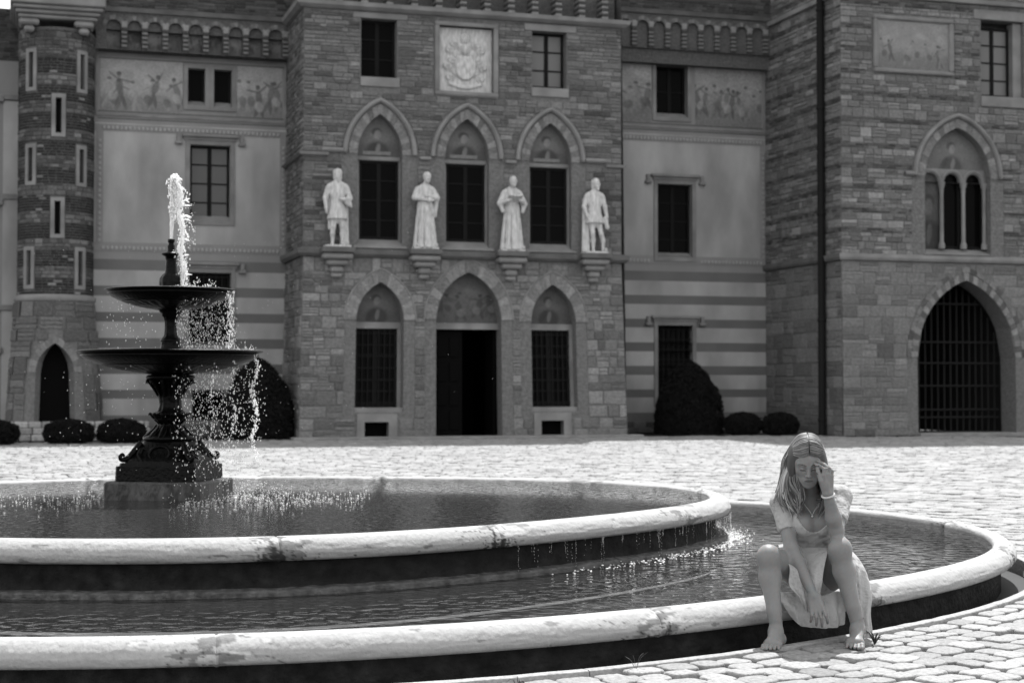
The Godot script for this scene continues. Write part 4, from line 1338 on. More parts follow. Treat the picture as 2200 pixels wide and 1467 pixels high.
func rim_tone(u: float, v: float, seam: float, key: int) -> float:
	# plaster skin: pale and brushed, peeled and blackened near the seams and along the lower edge
	var n := noise_a.get_noise_3d(u * 2.2, v * 7.0, key)
	var f := noise_a.get_noise_3d(u * 14.0, v * 60.0, key + 40.0)
	var tone := 0.295 * (1.0 + 0.12 * n + 0.09 * f)
	var near := exp(-pow(seam / 0.2, 2.0))
	var where := noise_a.get_noise_2d(u * 0.55, key + 900.0)
	var big := noise_a.get_noise_3d(u * 1.9, v * 3.0, key + 90.0) + near * (0.5 + 0.5 * where) - 0.52
	if big > 0.0:
		tone = lerpf(tone, 0.38 * (1.0 + 0.15 * f), smoothstep(0.0, 0.02, big))
		if big < 0.03: tone *= 0.6
	var hole := noise_a.get_noise_3d(u * 3.4, v * 4.0, key + 190.0) + near * (0.55 - 0.4 * where) - 0.6
	if hole > 0.0: tone = lerpf(tone, 0.15, smoothstep(0.0, 0.03, hole))
	# streaks of black growth run downwards
	var streak := noise_a.get_noise_3d(u * 16.0, v * 1.6, key + 300.0) * 0.6 + noise_a.get_noise_3d(u * 30.0, v * 26.0, key + 330.0) * 0.5
	var grime := streak + near * 0.75 * (0.7 + where) + smoothstep(0.45, 0.95, v) * 0.5 - 0.76
	if grime > 0.0: tone = lerpf(tone, 0.03, smoothstep(0.0, 0.22, grime))
	var crack := absf(noise_a.get_noise_3d(u * 1.3, v * 1.5, key + 500.0) + 0.12 * noise_a.get_noise_3d(u * 9.0, v * 9.0, key + 510.0))
	if crack < 0.007 and near > 0.02: tone *= 0.35
	return clampf(tone, 0.02, 0.5)

func basin(big: bool, called: String, label: String, crest: float, low: float, sections: int, wall_foot: float) -> void:
	var root := thing(called, label, "fountain basin", Vector3(-2.5, 0, -13.1))
	var at := Vector3(2.5, 0, 13.1)
	var prof := [Vector2(0.0, -0.12), Vector2(0.0, -0.03), Vector2(0.012, -0.012), Vector2(0.035, 0.0), Vector2(0.07, 0.004), Vector2(0.105, -0.003), Vector2(0.135, -0.02), Vector2(0.16, -0.045), Vector2(0.175, -0.075), Vector2(0.178, low - crest + 0.05), Vector2(0.17, low - crest + 0.02), Vector2(0.15, low - crest + 0.003), Vector2(0.12, low - crest), Vector2(0.04, low - crest)]
	var fine := []
	for i in prof.size() - 1:
		for q in 3: fine.append(prof[i].lerp(prof[i + 1], q / 3.0))
	fine.append(prof[-1])
	# round the profile off
	for pass_no in 2:
		var sm := fine.duplicate()
		for i in range(1, fine.size() - 1): sm[i] = (fine[i - 1] + fine[i] * 2.0 + fine[i + 1]) * 0.25
		fine = sm
	prof = fine
	# lengths along the outline
	var n := 2400
	var t0 := 0.0
	for s in sections:
		var ta := TAU * (s + (0.16 if s % 2 == 0 else 0.0)) / sections + 0.11
		var tb := TAU * (s + 1 + (0.16 if (s + 1) % 2 == 0 else 0.0)) / sections + 0.11
		if s == sections - 1: tb = TAU * (sections + 0.16) / sections + 0.11
		var mid := pool_at(big, (ta + tb) * 0.5)
		var steps := int((170 if mid.y > -13.0 else 40) * (1.0 if big else 0.9))
		var rows := []
		var tones := []
		for p in prof.size():
			var r := PackedVector3Array()
			var tn := []
			for i in steps + 1:
				var f := float(i) / steps
				var t := lerpf(ta, tb, f)
				var e := minf(f, 1.0 - f) * steps
				var shrink := 0.006 if e < 0.5 else 0.0
				var u := t * (5.6 if big else 3.6)
				var wob := 0.004 * noise_a.get_noise_2d(u * 3.0, p * 0.27 + s * 5.0)
				r.append(pool_off(big, t, prof[p].x - shrink + wob, crest + prof[p].y - shrink) + at)
				var seam := minf(f, 1.0 - f) * (tb - ta) * (5.6 if big else 3.6)
				tn.append(rim_tone(u, float(p) / prof.size(), seam, (3 if big else 8)))
			rows.append(r)
			tones.append(tn)
		# outline runs anticlockwise seen from above: across = -t
		for p in rows.size():
			rows[p].reverse()
			tones[p].reverse()
		rows.reverse()
		tones.reverse()
		put("rim_section", smooth_grid(rows, false, false, tones), mats.rim, root)
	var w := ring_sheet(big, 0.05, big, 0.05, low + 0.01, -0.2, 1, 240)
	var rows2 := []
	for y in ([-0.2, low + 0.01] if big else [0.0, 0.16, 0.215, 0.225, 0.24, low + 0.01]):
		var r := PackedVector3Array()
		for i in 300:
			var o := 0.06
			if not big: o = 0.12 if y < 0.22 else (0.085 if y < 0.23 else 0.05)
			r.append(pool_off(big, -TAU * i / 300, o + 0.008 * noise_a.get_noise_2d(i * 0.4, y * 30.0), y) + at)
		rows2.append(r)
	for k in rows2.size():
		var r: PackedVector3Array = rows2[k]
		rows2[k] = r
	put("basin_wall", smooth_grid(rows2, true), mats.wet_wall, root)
	if not big:
		var foot := []
		for q in [[0.15, 0.1], [0.148, 0.215], [0.14, 0.226], [0.1, 0.232], [0.04, 0.234]]:
			var r := PackedVector3Array()
			for i in 360: r.append(pool_off(false, -TAU * i / 360, q[0] + 0.012 * noise_a.get_noise_2d(i * 0.5, q[1] * 60.0), q[1] + 0.006 * noise_a.get_noise_2d(i * 0.9, 70.0)) + at)
			foot.append(r)
		put("wall_foot", smooth_grid(foot, true), mats.foot, root)
	var rows3 := []
	for y in [wall_foot, crest - 0.1]:
		var r := PackedVector3Array()
		for i in 240: r.append(pool_off(big, TAU * i / 240, 0.0, y) + at)
		rows3.append(r)
	put("inner_wall", smooth_grid(rows3, true), mats.pool_floor, root)

func water_mat(alpha: float, bump := 2.0, big := false) -> StandardMaterial3D:
	var m := StandardMaterial3D.new()
	m.transparency = BaseMaterial3D.TRANSPARENCY_ALPHA
	m.albedo_color = Color(grey(0.02), alpha)
	m.roughness = 0.03
	m.metallic_specular = 0.22
	m.uv1_triplanar = true
	m.uv1_world_triplanar = true
	m.uv1_scale = Vector3(0.55, 0.55, 0.55)
	m.heightmap_enabled = true
	m.heightmap_texture = mats.swell if big else mats.ripple
	m.heightmap_scale = bump
	return m

func build_basins() -> void:
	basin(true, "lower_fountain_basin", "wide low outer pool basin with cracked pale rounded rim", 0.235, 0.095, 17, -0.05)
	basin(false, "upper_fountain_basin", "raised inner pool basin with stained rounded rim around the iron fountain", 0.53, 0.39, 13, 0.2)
	var f := put("pool_floor", ring_sheet(false, 0.1, true, 0.02, -0.02, -0.02, 1, 240), mats.pool_floor, self)
	f.set_meta("kind", "structure")
	var f2 := put("pool_floor", pool_disc(0.02, 0.25, 2, 240), mats.pool_floor, self)
	f2.set_meta("kind", "structure")
	# a submerged kerb a little inside the outer rim
	var kb := st_new()
	var rows := []
	for q in [[-0.5, -0.02], [-0.5, 0.06], [-0.56, 0.06], [-0.56, -0.02]]:
		var r := PackedVector3Array()
		for i in 240: r.append(pool_off(true, -TAU * i / 240, q[0], q[1]))
		rows.append(r)
	var k2 := put("submerged_kerb", smooth_grid(rows, true), mats.trim, self)
	k2.set_meta("kind", "structure")
	var w1 := put("lower_pool_water", ring_sheet(false, 0.0, true, 0.006, 0.19, 0.19, 24, 360), water_mat(0.62, 2.2, true), self)
	w1.set_meta("kind", "structure")
	var w2 := put("upper_pool_water", pool_disc(0.006, 0.512, 28, 360), water_mat(0.95, 0.7), self)
	w2.set_meta("kind", "structure")

# ---------- ground ----------
func build_ground() -> void:
	var soil := mat(0.03, 0.95, mats.grain, 1.5, mats.rough_n, 1.5)
	mats.cobble_many = mat(1.0, 0.75, noise_tex(0.025, 0.5, 1.0, 5, 512, FastNoiseLite.TYPE_SIMPLEX_SMOOTH, 71), 2.0, mats.rough_n, 0.7, true, true)
	var rows := []
	for o in [420.0, 150.0, 60.0, 25.0, 9.0, 3.0, 1.0, 0.39]:
		var r := PackedVector3Array()
		for i in 240:
			r.append(pool_off(true, -TAU * i / 240, o, -0.04))
		rows.append(r)
	var g := put("courtyard_ground", smooth_grid(rows, true), soil, self)
	g.set_meta("kind", "structure")
	# cobbles in rows that follow the pool
	var meshes := []
	for v in 5: meshes.append(cobble_mesh())
	var near := []
	var far := []
	var o := 0.4
	var row := 0
	while o < 30.0:
		var hh := rng.randf_range(0.13, 0.185) if o < 3.0 else rng.randf_range(0.2, 0.3)
		var t := rng.randf_range(0.0, 0.05)
		while t < TAU:
			var ww := rng.randf_range(0.15, 0.24) if o < 3.0 else rng.randf_range(0.2, 0.34)
			var a := pool_off(true, t, o + hh * 0.5, 0.0)
			var bb := pool_off(true, t + 0.02, o + hh * 0.5, 0.0)
			var dt := ww / a.distance_to(bb) * 0.02
			var c := pool_off(true, t + dt * 0.5, o + hh * 0.5, 0.0)
			t += dt
			var d := -c.z
			if d < 6.2 or d > 52.0 or absf(c.x) > d * 0.42 + 1.2: continue
			# stones stop where the castle stands
			var lc := Basis(Vector3.UP, -TURN) * (c - HOME)
			if lc.z < 0.75 and lc.x > -4.9 and lc.x < 4.7: continue
			if lc.z < 0.2 or (lc.x > 10.0 and lc.z < 2.3): continue
			var dir := (bb - a).normalized()
			var bs := Basis(dir, Vector3.UP, dir.cross(Vector3.UP)) * Basis(Vector3.UP, rng.randf_range(-0.06, 0.06)) * Basis(Vector3.RIGHT, rng.randf_range(-0.04, 0.04)) * Basis(Vector3.BACK, rng.randf_range(-0.03, 0.03))
			bs = bs * Basis.from_scale(Vector3(ww - rng.randf_range(0.004, 0.016), 1.2, hh - rng.randf_range(0.0, 0.014)))
			var tone := rng.randf_range(0.23, 0.31)
			if rng.randf() < 0.12: tone *= 0.75
			var item := [Transform3D(bs, c + Vector3(0, rng.randf_range(-0.014, 0.004), 0)), tone, d + absf(c.x) * 0.5]
			if d < 11.0 and c.x > -1.5: near.append(item)
			else: far.append(item)
		o += hh
		row += 1
	near.sort_custom(func(p, q): return p[2] < q[2])
	# keep as parts the stones inside the picture
	var made := 0
	for it in near:
		var p: Vector3 = it[0].origin
		var seen: bool = absf(p.x) < -p.z * 0.32 and -p.z > 7.4
		if seen and made < 300:
			var s := MeshInstance3D.new()
			s.name = "cobblestone"
			s.mesh = meshes[made % 5]
			s.material_override = toned("cobble", snappedf(it[1], 0.02))
			g.add_child(s, true)
			s.transform = it[0]
			made += 1
		else: far.append(it)
	for v in 5:
		var where := []
		var tones := []
		for i in range(v, far.size(), 5):
			where.append(far[i][0])
			tones.append(far[i][1])
		many("small_cobbles", meshes[v], mats.cobble_many, where, tones, g)
	# kerb and drain channel round the pool
	var kn := 30
	for i in kn:
		var rws := []
		for q in [[0.31, -0.14], [0.315, 0.004], [0.325, 0.01], [0.375, 0.011], [0.388, 0.004], [0.392, -0.06]]:
			var r := PackedVector3Array()
			for j in 13:
				var t := -TAU * (i + (j / 12.0) * 0.996) / kn
				r.append(pool_off(true, t, q[0] + 0.004 * noise_a.get_noise_2d(t * 60.0, q[0] * 9.0), q[1] + 0.004 * noise_a.get_noise_2d(t * 40.0, 3.0)))
			rws.append(r)
		rws.reverse()
		put("kerb_stone", smooth_grid(rws), toned("cobble", snappedf(rng.randf_range(0.28, 0.34), 0.02)), g)
	var ch := put("drain_channel", ring_sheet(true, 0.03, true, 0.33, -0.12, -0.12, 1, 240), mats.channel, self)
	ch.set_meta("kind", "structure")

func cobble_mesh() -> ArrayMesh:
	# unit stone: pillowed top, rounded irregular outline, 1 x 1 in plan, top near y = 0
	var outline := []
	var n := 14
	for i in n:
		var a := TAU * i / n
		var c := cos(a)
		var s := sin(a)
		var k := pow(pow(absf(c), 4.6) + pow(absf(s), 4.6), -1.0 / 4.6)
		outline.append(Vector2(c, s) * k * 0.5 * rng.randf_range(0.93, 1.05))
	var rows := []
	for q in [[1.0, -0.085], [1.0, -0.016], [0.975, -0.006], [0.92, 0.001], [0.55, 0.003], [0.001, 0.004]]:
		var r := PackedVector3Array()
		for i in n:
			var p: Vector2 = outline[i] * q[0]
			r.append(Vector3(p.y, q[1] + (rng.randf_range(-0.004, 0.004) if q[0] < 0.9 and q[0] > 0.1 else 0.0), p.x))
		rows.append(r)
	return smooth_grid(rows, true)

func square_frustum(w0: float, y0: float, w1: float, y1: float, bev: float) -> ArrayMesh:
	var st := st_new()
	var p := []
	for q in [[w0, y0], [w1, y1]]:
		var w: float = q[0] * 0.5
		for c in [Vector2(-w, w - bev), Vector2(-w + bev, w), Vector2(w - bev, w), Vector2(w, w - bev), Vector2(w, -w + bev), Vector2(w - bev, -w), Vector2(-w + bev, -w), Vector2(-w, -w + bev)]:
			p.append(Vector3(c.x, q[1], c.y))
	for i in 8:
		var n := (i + 1) % 8
		quad(st, p[i], p[n], p[8 + n], p[8 + i])
	for i in range(1, 7):
		st.add_vertex(p[8]); st.add_vertex(p[8 + i + 1]); st.add_vertex(p[8 + i])
	return done(st)

func build_fountain() -> void:
	var at := Vector3(-2.77, 0, -13.2)
	var turn := deg_to_rad(-9.0)
	var bronze := mat(0.004, 0.36, noise_tex(0.012, 0.35, 1.0, 5, 512, FastNoiseLite.TYPE_SIMPLEX_SMOOTH, 81), 1.6, mats.rough_n, 0.5, false)
	bronze.metallic_specular = 0.2
	var pl := thing("stone_plinth", "wet square stone block carrying the iron fountain in the upper pool", "plinth", at, turn)
	var blocks := mat(0.065, 0.5, noise_tex(0.008, 0.2, 1.0, 5, 512, FastNoiseLite.TYPE_SIMPLEX_SMOOTH, 82), 1.1, mats.rough_n, 1.2, false)
	blocks.uv1_scale = Vector3(1.4, 0.5, 1.4)
	put("block", box_mesh(Vector3(-0.4, 0.26, -0.4), Vector3(0.4, 0.655, 0.4), 0.014), blocks, pl)
	var f := thing("iron_fountain", "dark cast iron two-tier fountain with fluted bowls and spouting jet", "fountain", at, turn)
	# square base
	put("base_box", square_frustum(0.67, 0.656, 0.66, 0.775, 0.015), bronze, f)
	put("base_box", square_frustum(0.63, 0.775, 0.61, 0.80, 0.02), bronze, f)
	var sq := []
	for q in [[0.305, 0.80], [0.3, 0.822], [0.262, 0.845], [0.232, 0.872], [0.205, 0.91], [0.182, 0.945], [0.175, 0.965]]:
		var r := PackedVector3Array()
		for i in 48:
			var a := TAU * i / 48
			var k := pow(pow(absf(cos(a)), 7.0) + pow(absf(sin(a)), 7.0), -1.0 / 7.0)
			r.append(Vector3(sin(a), 0, cos(a)) * q[0] * k + Vector3(0, q[1], 0))
		sq.append(r)
	put("pedestal", smooth_grid(sq, true), bronze, f)
	for i in 4:
		# scrolled corner leaves and side cartouches
		var a := TAU * (i + 0.5) / 4
		var d := Vector3(sin(a), 0, cos(a))
		var pts := [d * 0.25 + Vector3(0, 0.96, 0), d * 0.3 + Vector3(0, 0.9, 0), d * 0.36 + Vector3(0, 0.84, 0), d * 0.41 + Vector3(0, 0.825, 0), d * 0.425 + Vector3(0, 0.85, 0), d * 0.405 + Vector3(0, 0.868, 0), d * 0.39 + Vector3(0, 0.852, 0)]
		put("corner_scroll", tube(spline(pts, 24), [0.022, 0.026, 0.022, 0.018, 0.017, 0.014, 0.01], 8), bronze, f)
		var b := TAU * i / 4
		var e := Vector3(sin(b), 0, cos(b))
		var sd := Vector3(cos(b), 0, -sin(b))
		var ring := []
		for j in 13:
			var c := TAU * j / 12
			ring.append(e * (0.235 - 0.032 * sin(c)) + sd * cos(c) * 0.085 + Vector3(0, 0.875 + sin(c) * 0.055, 0))
		put("cartouche", tube(spline(ring, 36), [0.012, 0.012], 6), bronze, f)
		for s in [-1.0, 1.0]:
			var lf := [e * 0.29 + sd * 0.12 * s + Vector3(0, 0.82, 0), e * 0.25 + sd * 0.16 * s + Vector3(0, 0.86, 0), e * 0.215 + sd * 0.15 * s + Vector3(0, 0.91, 0), e * 0.2 + sd * 0.12 * s + Vector3(0, 0.9, 0)]
			put("leaf", tube(spline(lf, 12), [0.012, 0.024, 0.02, 0.008], 6, 0.6), bronze, f)
	var stem := [Vector2(0.17, 0.955), Vector2(0.212, 0.975), Vector2(0.218, 0.995), Vector2(0.2, 1.01), Vector2(0.165, 1.02), Vector2(0.13, 1.05), Vector2(0.095, 1.09), Vector2(0.088, 1.115), Vector2(0.105, 1.13), Vector2(0.145, 1.145), Vector2(0.11, 1.155), Vector2(0.1, 1.168), Vector2(0.155, 1.18), Vector2(0.135, 1.195), Vector2(0.105, 1.21), Vector2(0.092, 1.25), Vector2(0.09, 1.29), Vector2(0.1, 1.34), Vector2(0.115, 1.39), Vector2(0.14, 1.43), Vector2(0.15, 1.455), Vector2(0.19, 1.465), Vector2(0.2, 1.485), Vector2(0.18, 1.5), Vector2(0.14, 1.505)]
	put("lower_stem", lathe(stem, 48, 0.1, 12, 14, 19), bronze, f)
	for i in 12:
		var a := TAU * i / 12
		var d := Vector3(sin(a), 0, cos(a))
		put("leaf", tube(spline([d * 0.085 + Vector3(0, 1.1, 0), d * 0.13 + Vector3(0, 1.15, 0), d * 0.165 + Vector3(0, 1.19, 0), d * 0.172 + Vector3(0, 1.175, 0)], 10), [0.014, 0.03, 0.024, 0.006], 6, 0.4), bronze, f)
		put("leaf", tube(spline([d * 0.1 + Vector3(0, 1.33, 0), d * 0.14 + Vector3(0, 1.41, 0), d * 0.185 + Vector3(0, 1.455, 0), d * 0.195 + Vector3(0, 1.43, 0)], 10), [0.012, 0.032, 0.026, 0.006], 6, 0.4), bronze, f)
		put("leaf", tube(spline([d * 0.21 + Vector3(0, 1.0, 0), d * 0.17 + Vector3(0, 1.03, 0), d * 0.13 + Vector3(0, 1.07, 0), d * 0.115 + Vector3(0, 1.1, 0)], 10), [0.02, 0.034, 0.024, 0.006], 6, 0.4), bronze, f)
	bowl(f, "lower_bowl", 0.745, 1.70, 1.505, 0.16, bronze, 36)
	var stem2 := [Vector2(0.1, 1.60), Vector2(0.085, 1.72), Vector2(0.075, 1.76), Vector2(0.085, 1.775), Vector2(0.082, 1.79), Vector2(0.055, 1.82), Vector2(0.05, 1.88), Vector2(0.05, 1.93), Vector2(0.058, 1.965), Vector2(0.075, 1.98), Vector2(0.072, 1.995), Vector2(0.09, 2.01), Vector2(0.1, 2.03)]
	put("upper_stem", lathe(stem2, 36, 0.1, 10, 5, 8), bronze, f)
	bowl(f, "upper_bowl", 0.528, 2.195, 2.03, 0.13, bronze, 28)
	var fin := [Vector2(0.1, 2.13), Vector2(0.092, 2.2), Vector2(0.096, 2.25), Vector2(0.092, 2.285), Vector2(0.07, 2.315), Vector2(0.05, 2.33), Vector2(0.046, 2.37), Vector2(0.042, 2.43), Vector2(0.046, 2.46), Vector2(0.075, 2.475), Vector2(0.078, 2.487), Vector2(0.05, 2.497), Vector2(0.03, 2.505), Vector2(0.03, 2.55), Vector2(0.022, 2.556), Vector2(0.022, 2.575), Vector2(0.028, 2.58), Vector2(0.028, 2.602), Vector2(0.018, 2.604)]
	put("finial", lathe(fin, 32, 0.14, 8, 1, 4), bronze, f)
	for bw in [[0.69, 1.672], [0.49, 2.168]]:
		var disc := []
		for q in [bw[0], 0.3, 0.06]:
			var r := PackedVector3Array()
			for i in 48: r.append(Vector3(sin(TAU * i / 48) * q, bw[1] + 0.004 * sin(i * 2.3 + q * 9.0), cos(TAU * i / 48) * q))
			disc.append(r)
		put("bowl_water", smooth_grid(disc, true), water_mat(0.5), f)

func bowl(f: Node3D, called: String, r: float, top: float, bottom: float, neck: float, m: Material, flutes: int) -> void:
	var d := top - bottom
	var prof := [Vector2(neck, bottom), Vector2(neck + 0.25 * (r * 0.72 - neck), bottom + 0.06 * d), Vector2(neck + 0.6 * (r * 0.72 - neck), bottom + 0.17 * d), Vector2(r * 0.7, bottom + 0.33 * d), Vector2(r * 0.735, bottom + 0.37 * d)]
	put(called + "_fluting", lathe(prof, 144, 0.055, flutes, 1, 3), m, f)
	var shell := [Vector2(r * 0.7, bottom + 0.345 * d), Vector2(r * 0.8, bottom + 0.47 * d), Vector2(r * 0.9, bottom + 0.63 * d), Vector2(r * 0.945, bottom + 0.74 * d), Vector2(r * 0.955, bottom + 0.80 * d), Vector2(r * 0.935, bottom + 0.83 * d), Vector2(r * 0.93, bottom + 0.86 * d), Vector2(r * 0.975, bottom + 0.89 * d), Vector2(r, bottom + 0.94 * d), Vector2(r * 0.998, bottom + 0.97 * d), Vector2(r * 0.97, top), Vector2(r * 0.93, top - 0.02 * d), Vector2(r * 0.86, top - 0.16 * d), Vector2(r * 0.5, top - 0.42 * d), Vector2(0.05, top - 0.5 * d)]
	put(called, lathe(shell, 96), m, f)

func leaf_mesh() -> ArrayMesh:
	var st := st_new()
	for k in 3:
		var b := Basis(Vector3.UP, k * 2.1) * Basis(Vector3.RIGHT, 0.7)
		var p := [Vector3(0, 0, 0), Vector3(0.35, 0.5, 0.05), Vector3(0, 1.0, 0), Vector3(-0.35, 0.5, 0.05)]
		var v := []
		for q in p: v.append(b * q)
		quad(st, v[0], v[1], v[2], v[3])
	return done(st)

# clipped shrub: dense leaf tufts over a dark twiggy core
func shrub(label: String, at: Vector3, prof: Array, count: int, leaf: float, tone: float, category := "shrub", group := "") -> void:
	var root := thing("clipped_shrub", label, category, at, 0.0, group)
	var core := []
	for p in prof: core.append(Vector2(maxf(p.x - 0.04, 0.01), p.y * 0.97))
	put("inner_twigs", lathe(core, 24), mats.leaf_core, root)
	put("trunk", lathe([Vector2(0.05, -0.03), Vector2(0.035, 0.3)], 8), mats.leaf_core, root)
	# area-weighted scatter over the profile
	var cum := []
	var total := 0.0
	for i in prof.size() - 1:
		var a: Vector2 = prof[i]
		var b: Vector2 = prof[i + 1]
		total += (a.x + b.x) * 0.5 * a.distance_to(b)
		cum.append(total)
	var where := []
	var tones := []
	for n in count:
		var u := rng.randf() * total
		var i := 0
		while cum[i] < u: i += 1
		var p: Vector2 = prof[i].lerp(prof[i + 1], rng.randf())
		var tn: Vector2 = (prof[i + 1] - prof[i]).normalized()
		var ang := rng.randf() * TAU
		var lump := 1.0 + 0.15 * noise_a.get_noise_3d(sin(ang) * 2.0, p.y * 2.5, cos(ang) * 2.0 + at.x)
		var rr := p.x * lump + rng.randf_range(-0.06, 0.035)
		var nrm := Vector3(sin(ang) * tn.y, -tn.x, cos(ang) * tn.y)
		var up := (nrm + Vector3(rng.randf_range(-0.8, 0.8), rng.randf_range(-0.4, 0.9), rng.randf_range(-0.8, 0.8))).normalized()
		var sd := up.cross(Vector3(rng.randf_range(-1, 1), rng.randf_range(-1, 1), 0.3)).normalized()
		var s := leaf * rng.randf_range(0.7, 1.3)
		where.append(Transform3D(Basis(sd * s, up * s, sd.cross(up) * s), Vector3(sin(ang) * rr, p.y, cos(ang) * rr)))
		tones.append(tone * rng.randf_range(0.6, 1.5))
	many("foliage", mats.leaf_mesh, mats.leaf_many, where, tones, root)

func local(x: float, y: float, z: float) -> Vector3:
	return HOME + Basis(Vector3.UP, TURN) * Vector3(x, y, z)

func build_shrubs() -> void:
	mats.leaf_mesh = leaf_mesh()
	mats.leaf_core = mat(0.004, 0.95)
	mats.leaf_many = mat(1.0, 0.7, null, 1.0, null, 0.0, true, true)
	mats.leaf_many.metallic_specular = 0.12
	mats.leaf_many.backlight_enabled = true
	mats.leaf_many.backlight = grey(0.1)
	var cone := [Vector2(0.86, 0.02), Vector2(0.93, 0.3), Vector2(0.92, 0.6), Vector2(0.84, 1.0), Vector2(0.68, 1.4), Vector2(0.46, 1.75), Vector2(0.24, 1.98), Vector2(0.02, 2.1)]
	shrub("dark clipped cone shrub beside the striped right wing window", local(6.78, 0, -0.9), cone, 9000, 0.06, 0.011)
	shrub("dark clipped cone shrub behind the falling fountain drops", local(-5.62, 0, -0.7), cone, 9000, 0.06, 0.011)
	var ball := [Vector2(0.2, 0.0), Vector2(0.44, 0.1), Vector2(0.5, 0.28), Vector2(0.44, 0.46), Vector2(0.25, 0.58), Vector2(0.02, 0.62)]
	shrub("low round clipped bush next to the right cone shrub", local(8.05, 0, 0.0), ball, 3000, 0.055, 0.011)
	shrub("low round clipped bush by the rain pipe of the tower", local(8.98, 0, 0.5), ball, 3000, 0.055, 0.011)
	var wide := [Vector2(0.3, 0.0), Vector2(0.52, 0.1), Vector2(0.57, 0.25), Vector2(0.5, 0.42), Vector2(0.28, 0.52), Vector2(0.02, 0.56)]
	shrub("low round bush cut off by the left edge of the picture", local(-12.25, 0, 1.4), wide, 3000, 0.055, 0.011)
	shrub("low round bush in the middle before the turret stair", local(-10.5, 0, 1.3), wide, 3000, 0.055, 0.011)
	shrub("low round bush just left of the iron fountain's base", local(-9.25, 0, 1.2), wide, 3000, 0.055, 0.011)

